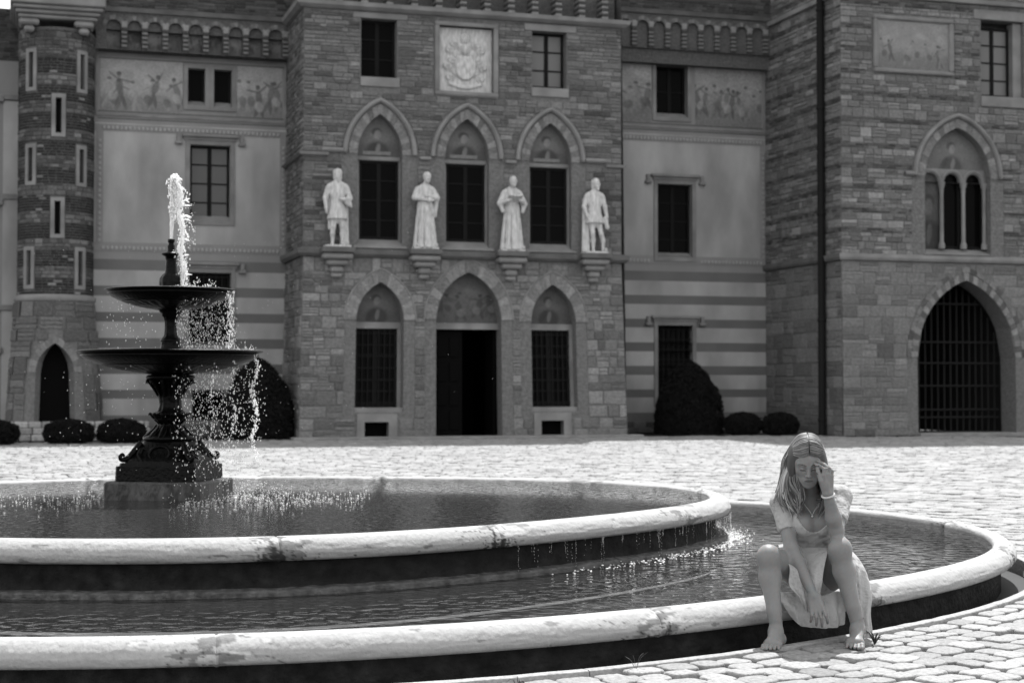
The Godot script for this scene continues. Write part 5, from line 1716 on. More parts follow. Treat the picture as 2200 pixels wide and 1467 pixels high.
# ---------- bodies: joined tapered capsules, meshed with surface nets ----------
class Flesh:
	var lo: Vector3
	var cell: float
	var nx: int
	var ny: int
	var nz: int
	var f := PackedFloat32Array()

	func _init(a: Vector3, b: Vector3, c: float) -> void:
		lo = a
		cell = c
		nx = int(ceil((b.x - a.x) / c)) + 1
		ny = int(ceil((b.y - a.y) / c)) + 1
		nz = int(ceil((b.z - a.z) / c)) + 1
		f.resize(nx * ny * nz)
		f.fill(9.0)

	# tapered capsule; flat < 1 squashes it along axis fl
	func bone(a: Vector3, b: Vector3, ra: float, rb: float, k := 0.02, fl := Vector3.ZERO, flat := 1.0, cut := false) -> void:
		var m := maxf(ra, rb) * (1.0 if flat >= 1.0 else 1.0) + k + cell * 2.5
		var x0 := maxi(0, int((minf(a.x, b.x) - m - lo.x) / cell))
		var x1 := mini(nx - 1, int((maxf(a.x, b.x) + m - lo.x) / cell) + 1)
		var y0 := maxi(0, int((minf(a.y, b.y) - m - lo.y) / cell))
		var y1 := mini(ny - 1, int((maxf(a.y, b.y) + m - lo.y) / cell) + 1)
		var z0 := maxi(0, int((minf(a.z, b.z) - m - lo.z) / cell))
		var z1 := mini(nz - 1, int((maxf(a.z, b.z) + m - lo.z) / cell) + 1)
		var ab := b - a
		var l2 := maxf(ab.length_squared(), 1e-9)
		var sq := 1.0 / flat - 1.0
		for z in range(z0, z1 + 1):
			for y in range(y0, y1 + 1):
				var i := (z * ny + y) * nx + x0
				var p := Vector3(lo.x + x0 * cell, lo.y + y * cell, lo.z + z * cell) - a
				for x in range(x0, x1 + 1):
					var t := clampf(p.dot(ab) / l2, 0.0, 1.0)
					var q := p - ab * t
					if sq > 0.0: q += fl * (fl.dot(q) * sq)
					var d := q.length() - ra - (rb - ra) * t
					var o := f[i]
					if cut:
						d = -d
						if d > o - k:
							var h := maxf(k - absf(o - d), 0.0) / k
							f[i] = maxf(o, d) + h * h * k * 0.25
					elif d < o + k:
						var h := maxf(k - absf(o - d), 0.0) / k
						f[i] = minf(o, d) - h * h * k * 0.25
					p.x += cell
					i += 1

	func ball(c: Vector3, r: Vector3, k := 0.02, bs := Basis(), cut := false) -> void:
		var m := maxf(r.x, maxf(r.y, r.z)) + k + cell * 2.5
		var x0 := maxi(0, int((c.x - m - lo.x) / cell))
		var x1 := mini(nx - 1, int((c.x + m - lo.x) / cell) + 1)
		var y0 := maxi(0, int((c.y - m - lo.y) / cell))
		var y1 := mini(ny - 1, int((c.y + m - lo.y) / cell) + 1)
		var z0 := maxi(0, int((c.z - m - lo.z) / cell))
		var z1 := mini(nz - 1, int((c.z + m - lo.z) / cell) + 1)
		var inv := bs.inverse()
		var ir := Vector3(1.0 / r.x, 1.0 / r.y, 1.0 / r.z)
		for z in range(z0, z1 + 1):
			for y in range(y0, y1 + 1):
				for x in range(x0, x1 + 1):
					var q := inv * (Vector3(lo.x + x * cell, lo.y + y * cell, lo.z + z * cell) - c) * ir
					var l := q.length()
					var g := (q * ir).length()
					var d := l * (l - 1.0) / maxf(g, 1e-6)
					var i := (z * ny + y) * nx + x
					var o := f[i]
					if cut:
						d = -d
						if d > o - k:
							var h := maxf(k - absf(o - d), 0.0) / k
							f[i] = maxf(o, d) + h * h * k * 0.25
					elif d < o + k:
						var h := maxf(k - absf(o - d), 0.0) / k
						f[i] = minf(o, d) - h * h * k * 0.25

	# keeps only what lies behind the plane (n points outwards)
	func trim(p: Vector3, n: Vector3) -> void:
		for z in nz:
			for y in ny:
				var i := (z * ny + y) * nx
				for x in nx:
					if f[i] < cell * 4.0:
						var d := (Vector3(lo.x + x * cell, lo.y + y * cell, lo.z + z * cell) - p).dot(n)
						if d > f[i]: f[i] = d
					i += 1

	func mesh(tint = null) -> ArrayMesh:
		var verts := PackedVector3Array()
		var norms := PackedVector3Array()
		var cols := PackedColorArray()
		var idx := PackedInt32Array()
		var at := {}
		var sx := 1
		var sy := nx
		var sz := nx * ny
		for z in nz - 1:
			for y in ny - 1:
				var i := (z * ny + y) * nx - 1
				for x in nx - 1:
					i += 1
					var v0 := f[i]
					if v0 > cell * 3.0 or v0 < -cell * 3.0: continue
					var c := [v0, f[i + 1], f[i + sy], f[i + sy + 1], f[i + sz], f[i + sz + 1], f[i + sz + sy], f[i + sz + sy + 1]]
					var neg := 0
					for q in 8:
						if c[q] < 0.0: neg += 1
					if neg == 0 or neg == 8: continue
					var s := Vector3.ZERO
					var n := 0
					for e in [[0, 1], [2, 3], [4, 5], [6, 7], [0, 2], [1, 3], [4, 6], [5, 7], [0, 4], [1, 5], [2, 6], [3, 7]]:
						var a: float = c[e[0]]
						var b: float = c[e[1]]
						if (a < 0.0) != (b < 0.0):
							var t := a / (a - b)
							var pa := Vector3(e[0] & 1, (e[0] >> 1) & 1, e[0] >> 2)
							var pb := Vector3(e[1] & 1, (e[1] >> 1) & 1, e[1] >> 2)
							s += pa.lerp(pb, t)
							n += 1
					s /= n
					var g := Vector3(
						lerpf(lerpf(c[1] - c[0], c[3] - c[2], s.y), lerpf(c[5] - c[4], c[7] - c[6], s.y), s.z),
						lerpf(lerpf(c[2] - c[0], c[3] - c[1], s.x), lerpf(c[6] - c[4], c[7] - c[5], s.x), s.z),
						lerpf(lerpf(c[4] - c[0], c[5] - c[1], s.x), lerpf(c[6] - c[2], c[7] - c[3], s.x), s.y))
					at[i] = verts.size()
					var p := lo + (Vector3(x, y, z) + s) * cell
					verts.append(p)
					norms.append(g.normalized())
					if tint != null:
						var k: float = tint.call(p)
						cols.append(Color(k, k, k))
		for i in at:
			var inside := f[i] < 0.0
			for ax in 3:
				var st: int = [sx, sy, sz][ax]
				if (f[i + st] < 0.0) == inside: continue
				var u: int = [sy, sz, sx][ax]
				var v: int = [sz, sx, sy][ax]
				if not (at.has(i - u) and at.has(i - v) and at.has(i - u - v)): continue
				var a: int = at[i]
				var b: int = at[i - u]
				var c: int = at[i - u - v]
				var d: int = at[i - v]
				if inside: idx.append_array([a, c, b, a, d, c])
				else: idx.append_array([a, b, c, a, c, d])
		var arr := []
		arr.resize(Mesh.ARRAY_MAX)
		arr[Mesh.ARRAY_VERTEX] = verts
		arr[Mesh.ARRAY_NORMAL] = norms
		if tint != null: arr[Mesh.ARRAY_COLOR] = cols
		arr[Mesh.ARRAY_INDEX] = idx
		var m := ArrayMesh.new()
		m.add_surface_from_arrays(Mesh.PRIMITIVE_TRIANGLES, arr)
		return m

func build_statues() -> void:
	var names := ["white marble statue of a crowned bearded man in a knee-length tunic, leftmost console", "white marble statue in a long robe with arms crossed, beside the left upper window", "white marble statue in a long robe reading an open book", "white marble statue in a belted short tunic looking aside, rightmost console"]
	var xs := [-3.69, -1.32, 1.1, 3.49]
	for i in 4:
		var t := thing("marble_statue", names[i], "statue", local(xs[i], 5.03, 0.24), TURN, "statues on the portal ledge")
		put("pedestal_slab", box_mesh(Vector3(-0.34, 0.0, -0.2), Vector3(0.34, 0.055, 0.21), 0.015), mats.marble, t)
		put("figure", statue_mesh(i), mats.marble, t)
		if i == 2:
			var bk := st_new()
			box(bk, Vector3(-0.2, -0.02, -0.12), Vector3(-0.003, 0.02, 0.12), 0.008)
			var bk2 := st_new()
			box(bk2, Vector3(0.003, -0.02, -0.12), Vector3(0.2, 0.02, 0.12), 0.008)
			var l := put("book_half", done(bk), mats.marble, t, Vector3(0.02, 1.43, 0.28))
			l.rotation = Vector3(-0.5, 0, -0.15)
			var r := put("book_half", done(bk2), mats.marble, t, Vector3(0.02, 1.43, 0.28))
			r.rotation = Vector3(-0.5, 0, 0.15)

func statue_mesh(kind: int) -> ArrayMesh:
	var F := Flesh.new(Vector3(-0.52, 0.02, -0.36), Vector3(0.52, 2.22, 0.5), 0.021)
	var zf := Vector3(0, 0, 1)
	var robe := kind == 1 or kind == 2
	# torso
	F.bone(Vector3(0, 1.12, 0), Vector3(0, 1.42, 0), 0.17, 0.19, 0.05, zf, 0.75)
	F.bone(Vector3(0, 1.42, 0), Vector3(0, 1.62, 0), 0.2, 0.16, 0.05, zf, 0.72)
	F.bone(Vector3(-0.19, 1.61, 0), Vector3(0.19, 1.61, 0), 0.07, 0.07, 0.06)
	F.bone(Vector3(0, 1.72, 0), Vector3(-0.2, 1.62, 0), 0.06, 0.06, 0.05)
	F.bone(Vector3(0, 1.72, 0), Vector3(0.2, 1.62, 0), 0.06, 0.06, 0.05)
	var hx: float = [0.0, 0.03, 0.0, 0.02][kind]
	var hz: float = [0.04, 0.1, 0.14, 0.05][kind]
	var hy: float = [1.93, 1.91, 1.89, 1.94][kind]
	F.bone(Vector3(0, 1.66, 0.0), Vector3(hx * 0.6, hy - 0.12, hz * 0.6), 0.075, 0.065, 0.03)
	F.ball(Vector3(hx, hy + 0.02, hz), Vector3(0.105, 0.135, 0.125), 0.02)
	F.ball(Vector3(hx, hy - 0.08, hz + 0.05), Vector3(0.07, 0.07, 0.06), 0.03)
	var look: float = [0.0, 0.02, 0.0, 0.06][kind]
	F.bone(Vector3(hx + look, hy + 0.01, hz + 0.1), Vector3(hx + look * 1.3, hy - 0.04, hz + 0.125), 0.018, 0.022, 0.012)
	for s in [-1.0, 1.0]: F.ball(Vector3(hx + s * 0.04 + look, hy + 0.015, hz + 0.108), Vector3(0.022, 0.016, 0.014), 0.008, Basis(), true)
	if kind == 0 or kind == 3:
		F.bone(Vector3(hx + look * 0.6, hy - 0.1, hz + 0.08), Vector3(hx + look * 0.6, hy - 0.19, hz + 0.09), 0.055, 0.03, 0.03)
		for s in [-1.0, 1.0]: F.bone(Vector3(hx + s * 0.08, hy + 0.06, hz - 0.03), Vector3(hx + s * 0.085, hy - 0.12, hz - 0.03), 0.045, 0.035, 0.02)
	if kind == 0:
		for i in 9:
			var a := TAU * i / 9
			F.bone(Vector3(hx + sin(a) * 0.09, hy + 0.09, hz + cos(a) * 0.1), Vector3(hx + sin(a) * 0.1, hy + 0.135, hz + cos(a) * 0.105), 0.013, 0.007, 0.008)
	if kind == 1: F.ball(Vector3(hx, hy + 0.06, hz - 0.01), Vector3(0.11, 0.1, 0.12), 0.02)
	if robe:
		F.bone(Vector3(0, 1.15, 0), Vector3(0, 0.1, 0), 0.2, 0.26, 0.05, zf, 0.72)
		for i in 15:
			var a := -1.9 + i * 0.27
			var w := 0.018 + 0.014 * float((i * 7) % 3)
			F.bone(Vector3(sin(a) * 0.17, 1.25, cos(a) * 0.12), Vector3(sin(a) * 0.28, 0.08, cos(a) * 0.21), w, w + 0.022, 0.02)
		for i in 6:
			var a := -1.5 + i * 0.6
			F.bone(Vector3(sin(a) * 0.2, 1.1, cos(a) * 0.15), Vector3(sin(a) * 0.285, 0.06, cos(a) * 0.215), 0.012, 0.03, 0.015, Vector3.ZERO, 1.0, true)
		for s in [-1.0, 1.0]: F.bone(Vector3(s * 0.09, 0.07, 0.1), Vector3(s * 0.12, 0.065, 0.22), 0.05, 0.04, 0.02)
	else:
		# tunic skirt with pleats, bare legs, a cloak falling behind
		var hem: float = 0.76 if kind == 0 else 0.86
		F.bone(Vector3(0, 1.16, 0), Vector3(0, hem + 0.08, 0), 0.18, 0.23, 0.04, zf, 0.75)
		for i in 13:
			var a := -1.75 + i * 0.29
			F.bone(Vector3(sin(a) * 0.17, 1.1, cos(a) * 0.13), Vector3(sin(a) * 0.245, hem, cos(a) * 0.19), 0.02, 0.034, 0.016)
		F.bone(Vector3(-0.16, 1.2, 0.02), Vector3(0.16, 1.2, 0.02), 0.03, 0.03, 0.02)
		for s in [-1.0, 1.0]:
			var fx: float = s * 0.13 if kind == 0 else (-0.04 if s < 0.0 else 0.25)
			F.bone(Vector3(s * 0.1, 0.95, 0.02), Vector3(lerpf(s * 0.1, fx, 0.5), 0.55, 0.05), 0.095, 0.066, 0.03)
			F.bone(Vector3(lerpf(s * 0.1, fx, 0.5), 0.55, 0.05), Vector3(fx, 0.36, 0.0), 0.064, 0.066, 0.03)
			F.bone(Vector3(fx, 0.36, 0.0), Vector3(fx, 0.12, 0.0), 0.064, 0.042, 0.03)
			F.bone(Vector3(fx, 0.09, -0.02), Vector3(fx + s * 0.03, 0.075, 0.15), 0.046, 0.036, 0.02)
		var cs: float = 0.2 if kind == 0 else -0.24
		for i in 5:
			F.bone(Vector3(cs * 0.9 + i * 0.03 - 0.05, 1.5, -0.12), Vector3(cs + i * 0.035 - 0.07, 0.08, -0.05 - 0.02 * (i % 2)), 0.05, 0.05, 0.02)
		if kind == 0:
			for i in 3: F.bone(Vector3(-0.2 + i * 0.02, 1.4, -0.1), Vector3(-0.2 + i * 0.03, 0.5, -0.05), 0.05, 0.04, 0.02)
		else:
			F.bone(Vector3(0.27, 0.98, 0.1), Vector3(0.33, 0.72, 0.12), 0.05, 0.06, 0.03)
	# arms
	if kind == 0:
		F.bone(Vector3(-0.235, 1.565, 0), Vector3(-0.32, 1.3, -0.02), 0.082, 0.068, 0.03)
		F.bone(Vector3(-0.32, 1.3, -0.02), Vector3(-0.31, 1.02, 0.04), 0.066, 0.046, 0.03)
		F.bone(Vector3(-0.31, 1.02, 0.04), Vector3(-0.3, 0.9, 0.06), 0.04, 0.03, 0.02)
		F.bone(Vector3(0.235, 1.565, 0), Vector3(0.33, 1.3, 0.0), 0.082, 0.075, 0.03)
		F.bone(Vector3(0.33, 1.3, 0.0), Vector3(0.12, 1.24, 0.2), 0.075, 0.05, 0.03)
		F.bone(Vector3(0.12, 1.24, 0.2), Vector3(0.03, 1.27, 0.22), 0.045, 0.03, 0.02)
		for i in 4: F.bone(Vector3(0.3 - i * 0.05, 1.26, 0.06 + i * 0.04), Vector3(0.36 - i * 0.05, 1.08 + 0.02 * i, 0.04 + i * 0.03), 0.05, 0.035, 0.02)
	elif kind == 1:
		for s in [-1.0, 1.0]:
			F.bone(Vector3(s * 0.225, 1.565, 0), Vector3(s * 0.3, 1.38, 0.08), 0.085, 0.085, 0.03)
		F.bone(Vector3(-0.3, 1.38, 0.08), Vector3(0.08, 1.3, 0.23), 0.08, 0.055, 0.03)
		F.bone(Vector3(0.3, 1.38, 0.08), Vector3(-0.02, 1.42, 0.24), 0.08, 0.055, 0.03)
		F.bone(Vector3(0.08, 1.3, 0.23), Vector3(0.18, 1.3, 0.21), 0.042, 0.03, 0.02)
		F.bone(Vector3(0.3, 1.36, 0.05), Vector3(0.27, 0.9, 0.02), 0.07, 0.05, 0.03)
	elif kind == 2:
		for s in [-1.0, 1.0]:
			F.bone(Vector3(s * 0.225, 1.565, 0), Vector3(s * 0.34, 1.3, 0.04), 0.085, 0.085, 0.03)
			F.bone(Vector3(s * 0.34, 1.3, 0.04), Vector3(s * 0.19, 1.36, 0.26), 0.085, 0.05, 0.03)
			F.bone(Vector3(s * 0.19, 1.36, 0.26), Vector3(s * 0.12, 1.38, 0.32), 0.042, 0.03, 0.02)
			F.bone(Vector3(s * 0.33, 1.28, 0.06), Vector3(s * 0.28, 1.08, 0.1), 0.07, 0.05, 0.03)
	else:
		F.bone(Vector3(-0.225, 1.565, 0), Vector3(-0.3, 1.3, -0.01), 0.082, 0.066, 0.03)
		F.bone(Vector3(-0.3, 1.3, -0.01), Vector3(-0.24, 1.02, 0.08), 0.066, 0.046, 0.03)
		F.bone(Vector3(-0.24, 1.02, 0.08), Vector3(-0.21, 0.92, 0.1), 0.04, 0.03, 0.02)
		F.bone(Vector3(0.225, 1.565, 0), Vector3(0.3, 1.3, 0.0), 0.082, 0.066, 0.03)
		F.bone(Vector3(0.3, 1.3, 0.0), Vector3(0.34, 1.02, 0.06), 0.066, 0.046, 0.03)
		F.bone(Vector3(0.34, 1.02, 0.06), Vector3(0.35, 0.88, 0.08), 0.042, 0.03, 0.02)
	return F.mesh()

# ---------- the seated woman ----------
const HEAD := Vector3(1.634, 0.993, -9.03)
func head_basis() -> Basis:
	var f := Vector3(-0.07, -0.37, 0.92).normalized()
	var u := (Vector3(-0.02, 1, 0) - f * f.y).normalized()
	return Basis(u.cross(f).normalized(), u, f)

func skin_tone(p: Vector3) -> float:
	var t := 0.162 * (1.0 + 0.1 * noise_a.get_noise_3dv(p * 9.0) + 0.08 * noise_a.get_noise_3dv(p * 60.0))
	var q := head_basis().inverse() * (p - HEAD)
	if q.length() < 0.2 and q.z > 0.05 and p.y < HEAD.y + 0.16:
		var ax := absf(q.x)
		# lips
		var l := Vector2(q.x / 0.024, (q.y + 0.069) / 0.0085).length()
		if l < 1.0: t = lerpf(0.075, t, smoothstep(0.7, 1.0, l))
		if absf(q.y + 0.0695) < 0.0016 and ax < 0.024: t = 0.05
		# closed lids with lashes, brows
		var lash := q.y + 0.006 + 0.25 * pow(ax - 0.031, 2.0) / 0.016
		if absf(ax - 0.031) < 0.0165 and absf(lash) < 0.0028: t = 0.03
		var brow := q.y - 0.021 - 0.006 - 0.1 * (ax - 0.03) + 9.0 * pow(ax - 0.036, 2.0)
		if ax > 0.013 and ax < 0.055 and absf(brow) < 0.003: t = 0.05
		if Vector2((ax - 0.008) / 0.004, (q.y + 0.042) / 0.0028).length() < 1.0 and q.z > 0.09: t = 0.07
	return t

func finger(F: Flesh, pts: Array, r0: float, r1: float) -> void:
	for i in pts.size() - 1:
		var n := float(pts.size() - 1)
		F.bone(pts[i], pts[i + 1], lerpf(r0, r1, i / n), lerpf(r0, r1, (i + 1) / n), 0.003)

func sheet(ctrl: Array, nu: int, nv: int, folds: float, freq: float, key: float) -> ArrayMesh:
	# ctrl: rows (top to bottom) of points; draped cloth with folds along its fall
	var cols := []
	for r in ctrl: cols.append(spline(r, nu))
	var rows := []
	for j in nv + 1:
		rows.append(PackedVector3Array())
	for i in nu + 1:
		var c := []
		for r in cols: c.append(r[i])
		var s := spline(c, nv)
		for j in nv + 1:
			var f := float(j) / nv
			var w := folds * (0.25 + 0.75 * f) * sin(float(i) / nu * freq + key + 1.3 * noise_a.get_noise_2d(i * 0.12, f * 2.0 + key))
			rows[j].append(s[j] + Vector3(0.2 * w, 0, w))
	rows.reverse()
	return smooth_grid(rows)

func build_woman() -> void:
	var base := Vector3(1.7, 0, -9.05)
	var root := thing("person", "barefoot woman in a pale dress sitting on the outer pool rim, hand to her forehead", "person", base)
	var hb := head_basis()
	var skin := mat(1.0, 0.5, null, 1.0, null, 0.0, false, true)
	skin.subsurf_scatter_enabled = true
	skin.subsurf_scatter_strength = 0.15
	skin.metallic_specular = 0.35
	var B := Flesh.new(Vector3(1.3, 0.0, -9.56), Vector3(1.98, 0.93, -8.8), 0.0105)
	var zf := Vector3(0, 0.35, 0.94).normalized()
	var torso := func(F: Flesh, g: float, lowest: bool):
		F.ball(Vector3(1.745, 0.345, -9.4), Vector3(0.175 + g, 0.12 + g, 0.135 + g), 0.05)
		F.bone(Vector3(1.742, 0.36, -9.38), Vector3(1.716, 0.5, -9.3), 0.135 + g, 0.112 + g, 0.05, zf, 0.85)
		F.bone(Vector3(1.716, 0.5, -9.3), Vector3(1.69, 0.67, -9.21), 0.112 + g, 0.13 + g, 0.05, zf, 0.8)
		F.bone(Vector3(1.69, 0.67, -9.21), Vector3(1.685, 0.745, -9.19), 0.13 + g, 0.1 + g, 0.04, zf, 0.75)
		F.ball(Vector3(1.632, 0.648, -9.115), Vector3(0.066 + g, 0.07 + g, 0.062 + g), 0.03)
		F.ball(Vector3(1.738, 0.654, -9.115), Vector3(0.066 + g, 0.07 + g, 0.062 + g), 0.03)
		F.bone(Vector3(1.56, 0.765, -9.21), Vector3(1.815, 0.79, -9.21), 0.05 + g, 0.05 + g, 0.05)
	torso.call(B, 0.0, true)
	B.bone(Vector3(1.683, 0.77, -9.2), Vector3(1.652, 0.91, -9.085), 0.052, 0.047, 0.03)
	# arms
	var sr := Vector3(1.522, 0.755, -9.2)
	var er := Vector3(1.55, 0.515, -9.055)
	var wr := Vector3(1.65, 0.268, -8.93)
	var sl := Vector3(1.852, 0.79, -9.2)
	var el := Vector3(1.79, 0.612, -9.0)
	var wl := Vector3(1.729, 0.828, -8.93)
	B.bone(sr, er, 0.051, 0.038, 0.03)
	B.bone(er, er.lerp(wr, 0.3), 0.038, 0.04, 0.02)
	B.bone(er.lerp(wr, 0.3), wr, 0.04, 0.025, 0.02)
	B.bone(sl, el, 0.051, 0.04, 0.03)
	B.bone(el, el.lerp(wl, 0.35), 0.038, 0.043, 0.02)
	B.bone(el.lerp(wl, 0.35), wl, 0.043, 0.026, 0.02)
	# legs
	var hr := Vector3(1.66, 0.335, -9.33)
	var kr := Vector3(1.404, 0.482, -8.93)
	var ar := Vector3(1.432, 0.085, -8.865)
	var hl := Vector3(1.828, 0.345, -9.33)
	var kl := Vector3(1.803, 0.518, -8.975)
	var al := Vector3(1.888, 0.088, -8.93)
	for s in [[hr, kr, ar], [hl, kl, al]]:
		B.bone(s[0], s[1], 0.092, 0.06, 0.03)
		B.ball(s[1] + Vector3(0, 0.004, 0.01), Vector3(0.055, 0.058, 0.055), 0.03)
		var c: Vector3 = s[1].lerp(s[2], 0.28) + Vector3(0, 0, -0.022)
		B.bone(s[1], c, 0.05, 0.058, 0.03)
		B.bone(c, s[1].lerp(s[2], 0.72), 0.058, 0.037, 0.03)
		B.bone(s[1].lerp(s[2], 0.72), s[2], 0.037, 0.031, 0.02)
		B.bone(s[1] + Vector3(0, -0.03, 0.02), s[2] + Vector3(0, 0.06, 0.006), 0.03, 0.022, 0.03)
	var st := SurfaceTool.new()
	st.begin(Mesh.PRIMITIVE_TRIANGLES)
	st.append_from(B.mesh(skin_tone), 0, Transform3D())
	# feet
	for s in [0, 1]:
		var a: Vector3 = ar if s == 0 else al
		var heel := Vector3(1.462, 0.034, -8.93) if s == 0 else Vector3(1.9, 0.034, -9.0)
		var ball := Vector3(1.398, 0.03, -8.765) if s == 0 else Vector3(1.85, 0.03, -8.815)
		var fw := Vector3(ball.x - heel.x, 0, ball.z - heel.z).normalized()
		var sd := Vector3(-fw.z, 0, fw.x)       # to the figure's left, the picture's right
		if s == 1: sd = -sd                     # the big toe points inwards
		var F := Flesh.new(Vector3(a.x - 0.12, -0.004, -9.06), Vector3(a.x + 0.13, 0.15, -8.64), 0.0042)
		F.bone(a + Vector3(0, 0.07, 0), a, 0.035, 0.034, 0.02)
		F.bone(a, heel, 0.034, 0.031, 0.025)
		F.bone(a + fw * 0.02 + Vector3(0, -0.01, 0), ball + sd * 0.012 + Vector3(0, 0.006, 0), 0.036, 0.026, 0.03)
		F.bone(heel, ball - sd * 0.02, 0.029, 0.024, 0.03)
		F.bone(ball + sd * 0.026, ball - sd * 0.03, 0.025, 0.02, 0.02)
		for i in 5:
			var o := 0.036 - i * 0.0175
			var ln: float = [0.05, 0.052, 0.045, 0.037, 0.027][i]
			var r: float = [0.0135, 0.0098, 0.0092, 0.0088, 0.0085][i]
			var b0 := ball + sd * o + fw * 0.012 - Vector3(0, 0.008, 0)
			var b1 := b0 + fw * ln * 0.6 + sd * (0.004 - i * 0.002) + Vector3(0, 0.004 - i * 0.001, 0)
			var b2 := b0 + fw * ln + sd * (0.006 - i * 0.003) - Vector3(0, 0.008, 0)
			F.bone(b0, b1, r * 1.15, r, 0.004)
			F.bone(b1, b2, r, r * 0.92, 0.004)
		st.append_from(F.mesh(skin_tone), 0, Transform3D())
	# right hand hanging between the knees, back of the hand to the viewer
	var H := Flesh.new(Vector3(1.58, 0.09, -9.0), Vector3(1.75, 0.33, -8.82), 0.0036)
	H.bone(wr + Vector3(-0.02, 0.05, -0.024), wr, 0.027, 0.025, 0.01)
	var px := Vector3(0.96, 0.1, 0.2).normalized()
	for i in 4:
		var o := (i - 1.5) * 0.0215
		var k := wr + px * o + Vector3(0.014, -0.082 + absf(i - 1.6) * 0.006, 0.032)
		H.bone(wr + px * o * 0.6, k, 0.0165, 0.0125, 0.012)
		var ln: float = [0.052, 0.066, 0.072, 0.064][i]
		var sp := px * o * 0.35
		finger(H, [k, k + Vector3(0.004, -ln * 0.45, 0.016) + sp * 0.5, k + Vector3(0.008, -ln * 0.85, 0.008) + sp, k + Vector3(0.01, -ln * 1.15, -0.008) + sp * 1.2], 0.0105, 0.0072)
	finger(H, [wr + px * 0.024, wr + px * 0.046 + Vector3(0, -0.04, -0.006), wr + px * 0.05 + Vector3(0.0, -0.075, -0.012), wr + px * 0.046 + Vector3(0, -0.098, -0.016)], 0.0155, 0.0085)
	st.append_from(H.mesh(skin_tone), 0, Transform3D())
	# left hand raised, palm out, fingers bent onto the forehead
	var G := Flesh.new(Vector3(1.62, 0.76, -9.0), Vector3(1.8, 1.09, -8.84), 0.0036)
	G.bone(wl + Vector3(0.015, -0.05, -0.012), wl, 0.029, 0.026, 0.01)
	var qx := Vector3(0.8, -0.05, -0.45).normalized()
	for i in 4:
		var o := (i - 1.5) * 0.0195
		var k := wl + qx * o + Vector3(-0.004, 0.105 - absf(i - 1.2) * 0.007, 0.012)
		G.bone(wl + qx * o * 0.6, k, 0.0175, 0.0125, 0.012)
		var ln: float = [0.9, 1.0, 0.95, 0.78][i]
		finger(G, [k, k + Vector3(0.006, 0.038, -0.004) * ln, k + Vector3(-0.022, 0.062, -0.012) * ln, k + Vector3(-0.046, 0.07, -0.02) * ln], 0.0105, 0.0075)
	finger(G, [wl + Vector3(-0.02, 0.02, 0.01), wl + Vector3(-0.04, 0.07, 0.024), wl + Vector3(-0.056, 0.118, 0.02), wl + Vector3(-0.062, 0.15, 0.014)], 0.017, 0.0088)
	G.ball(wl + Vector3(-0.018, 0.045, 0.014), Vector3(0.02, 0.032, 0.018), 0.012)
	st.append_from(G.mesh(skin_tone), 0, Transform3D())
	# head
	var N := Flesh.new(HEAD - Vector3(0.12, 0.17, 0.15), HEAD + Vector3(0.12, 0.17, 0.17), 0.0038)
	var hp := func(x: float, u: float, f: float) -> Vector3: return HEAD + hb * Vector3(x, u, f)
	N.ball(hp.call(0, 0.035, -0.012), Vector3(0.077, 0.095, 0.1), 0.03, hb)
	N.ball(hp.call(0, -0.035, 0.028), Vector3(0.06, 0.082, 0.068), 0.03, hb)
	N.ball(hp.call(0, 0.02, 0.04), Vector3(0.066, 0.066, 0.056), 0.03, hb)
	N.ball(hp.call(0, -0.108, 0.066), Vector3(0.024, 0.018, 0.02), 0.025, hb)
	for s in [-1.0, 1.0]:
		N.ball(hp.call(s * 0.042, -0.024, 0.062), Vector3(0.022, 0.02, 0.02), 0.02, hb)
		N.ball(hp.call(s * 0.031, 0.001, 0.102), Vector3(0.019, 0.012, 0.014), 0.012, hb, true)
		N.ball(hp.call(s * 0.031, -0.001, 0.084), Vector3(0.014, 0.0125, 0.012), 0.005, hb)
		N.bone(hp.call(s * 0.014, 0.02, 0.09), hp.call(s * 0.05, 0.026, 0.078), 0.006, 0.006, 0.014)
		N.bone(hp.call(s * 0.02, -0.088, 0.05), hp.call(s * 0.055, -0.05, 0.0), 0.03, 0.03, 0.03)
		N.ball(hp.call(s * 0.078, -0.005, -0.01), Vector3(0.01, 0.03, 0.018), 0.006, hb)
		N.ball(hp.call(s * 0.012, -0.04, 0.1), Vector3(0.0085, 0.0075, 0.009), 0.006, hb)
	N.bone(hp.call(0, 0.014, 0.092), hp.call(0, -0.033, 0.112), 0.008, 0.0105, 0.012)
	N.bone(hp.call(-0.017, -0.0655, 0.09), hp.call(0.017, -0.0655, 0.09), 0.0062, 0.0062, 0.006)
	N.bone(hp.call(-0.014, -0.0745, 0.089), hp.call(0.014, -0.0745, 0.089), 0.0068, 0.0068, 0.006)
	N.ball(hp.call(0, -0.07, 0.082), Vector3(0.03, 0.022, 0.016), 0.015, hb)
	N.bone(hp.call(0, -0.06, 0.0), Vector3(1.672, 0.84, -9.14), 0.05, 0.048, 0.02)
	st.append_from(N.mesh(skin_tone), 0, Transform3D())
	put("body", st.commit(), skin, root, -base)
	woman_dress(root, base, torso)
	woman_hair(root, base, hb)
	# bracelet of pale beads, ring, necklace
	var pale := toned("paint", 0.6)
	var dir := (wl - el).normalized()
	var c := wl - dir * 0.012
	var e1 := dir.cross(Vector3.BACK).normalized()
	var e2 := dir.cross(e1)
	var bd := st_new()
	var sph := lathe([Vector2(0.001, -0.006), Vector2(0.0045, -0.004), Vector2(0.006, 0.0), Vector2(0.0045, 0.004), Vector2(0.001, 0.006)], 8)
	for i in 26:
		var a := TAU * i / 26
		join(bd, sph, Transform3D(Basis(), c + (e1 * cos(a) + e2 * sin(a)) * 0.033))
	put("bracelet", bd.commit(), pale, root, -base)
	var ring := []
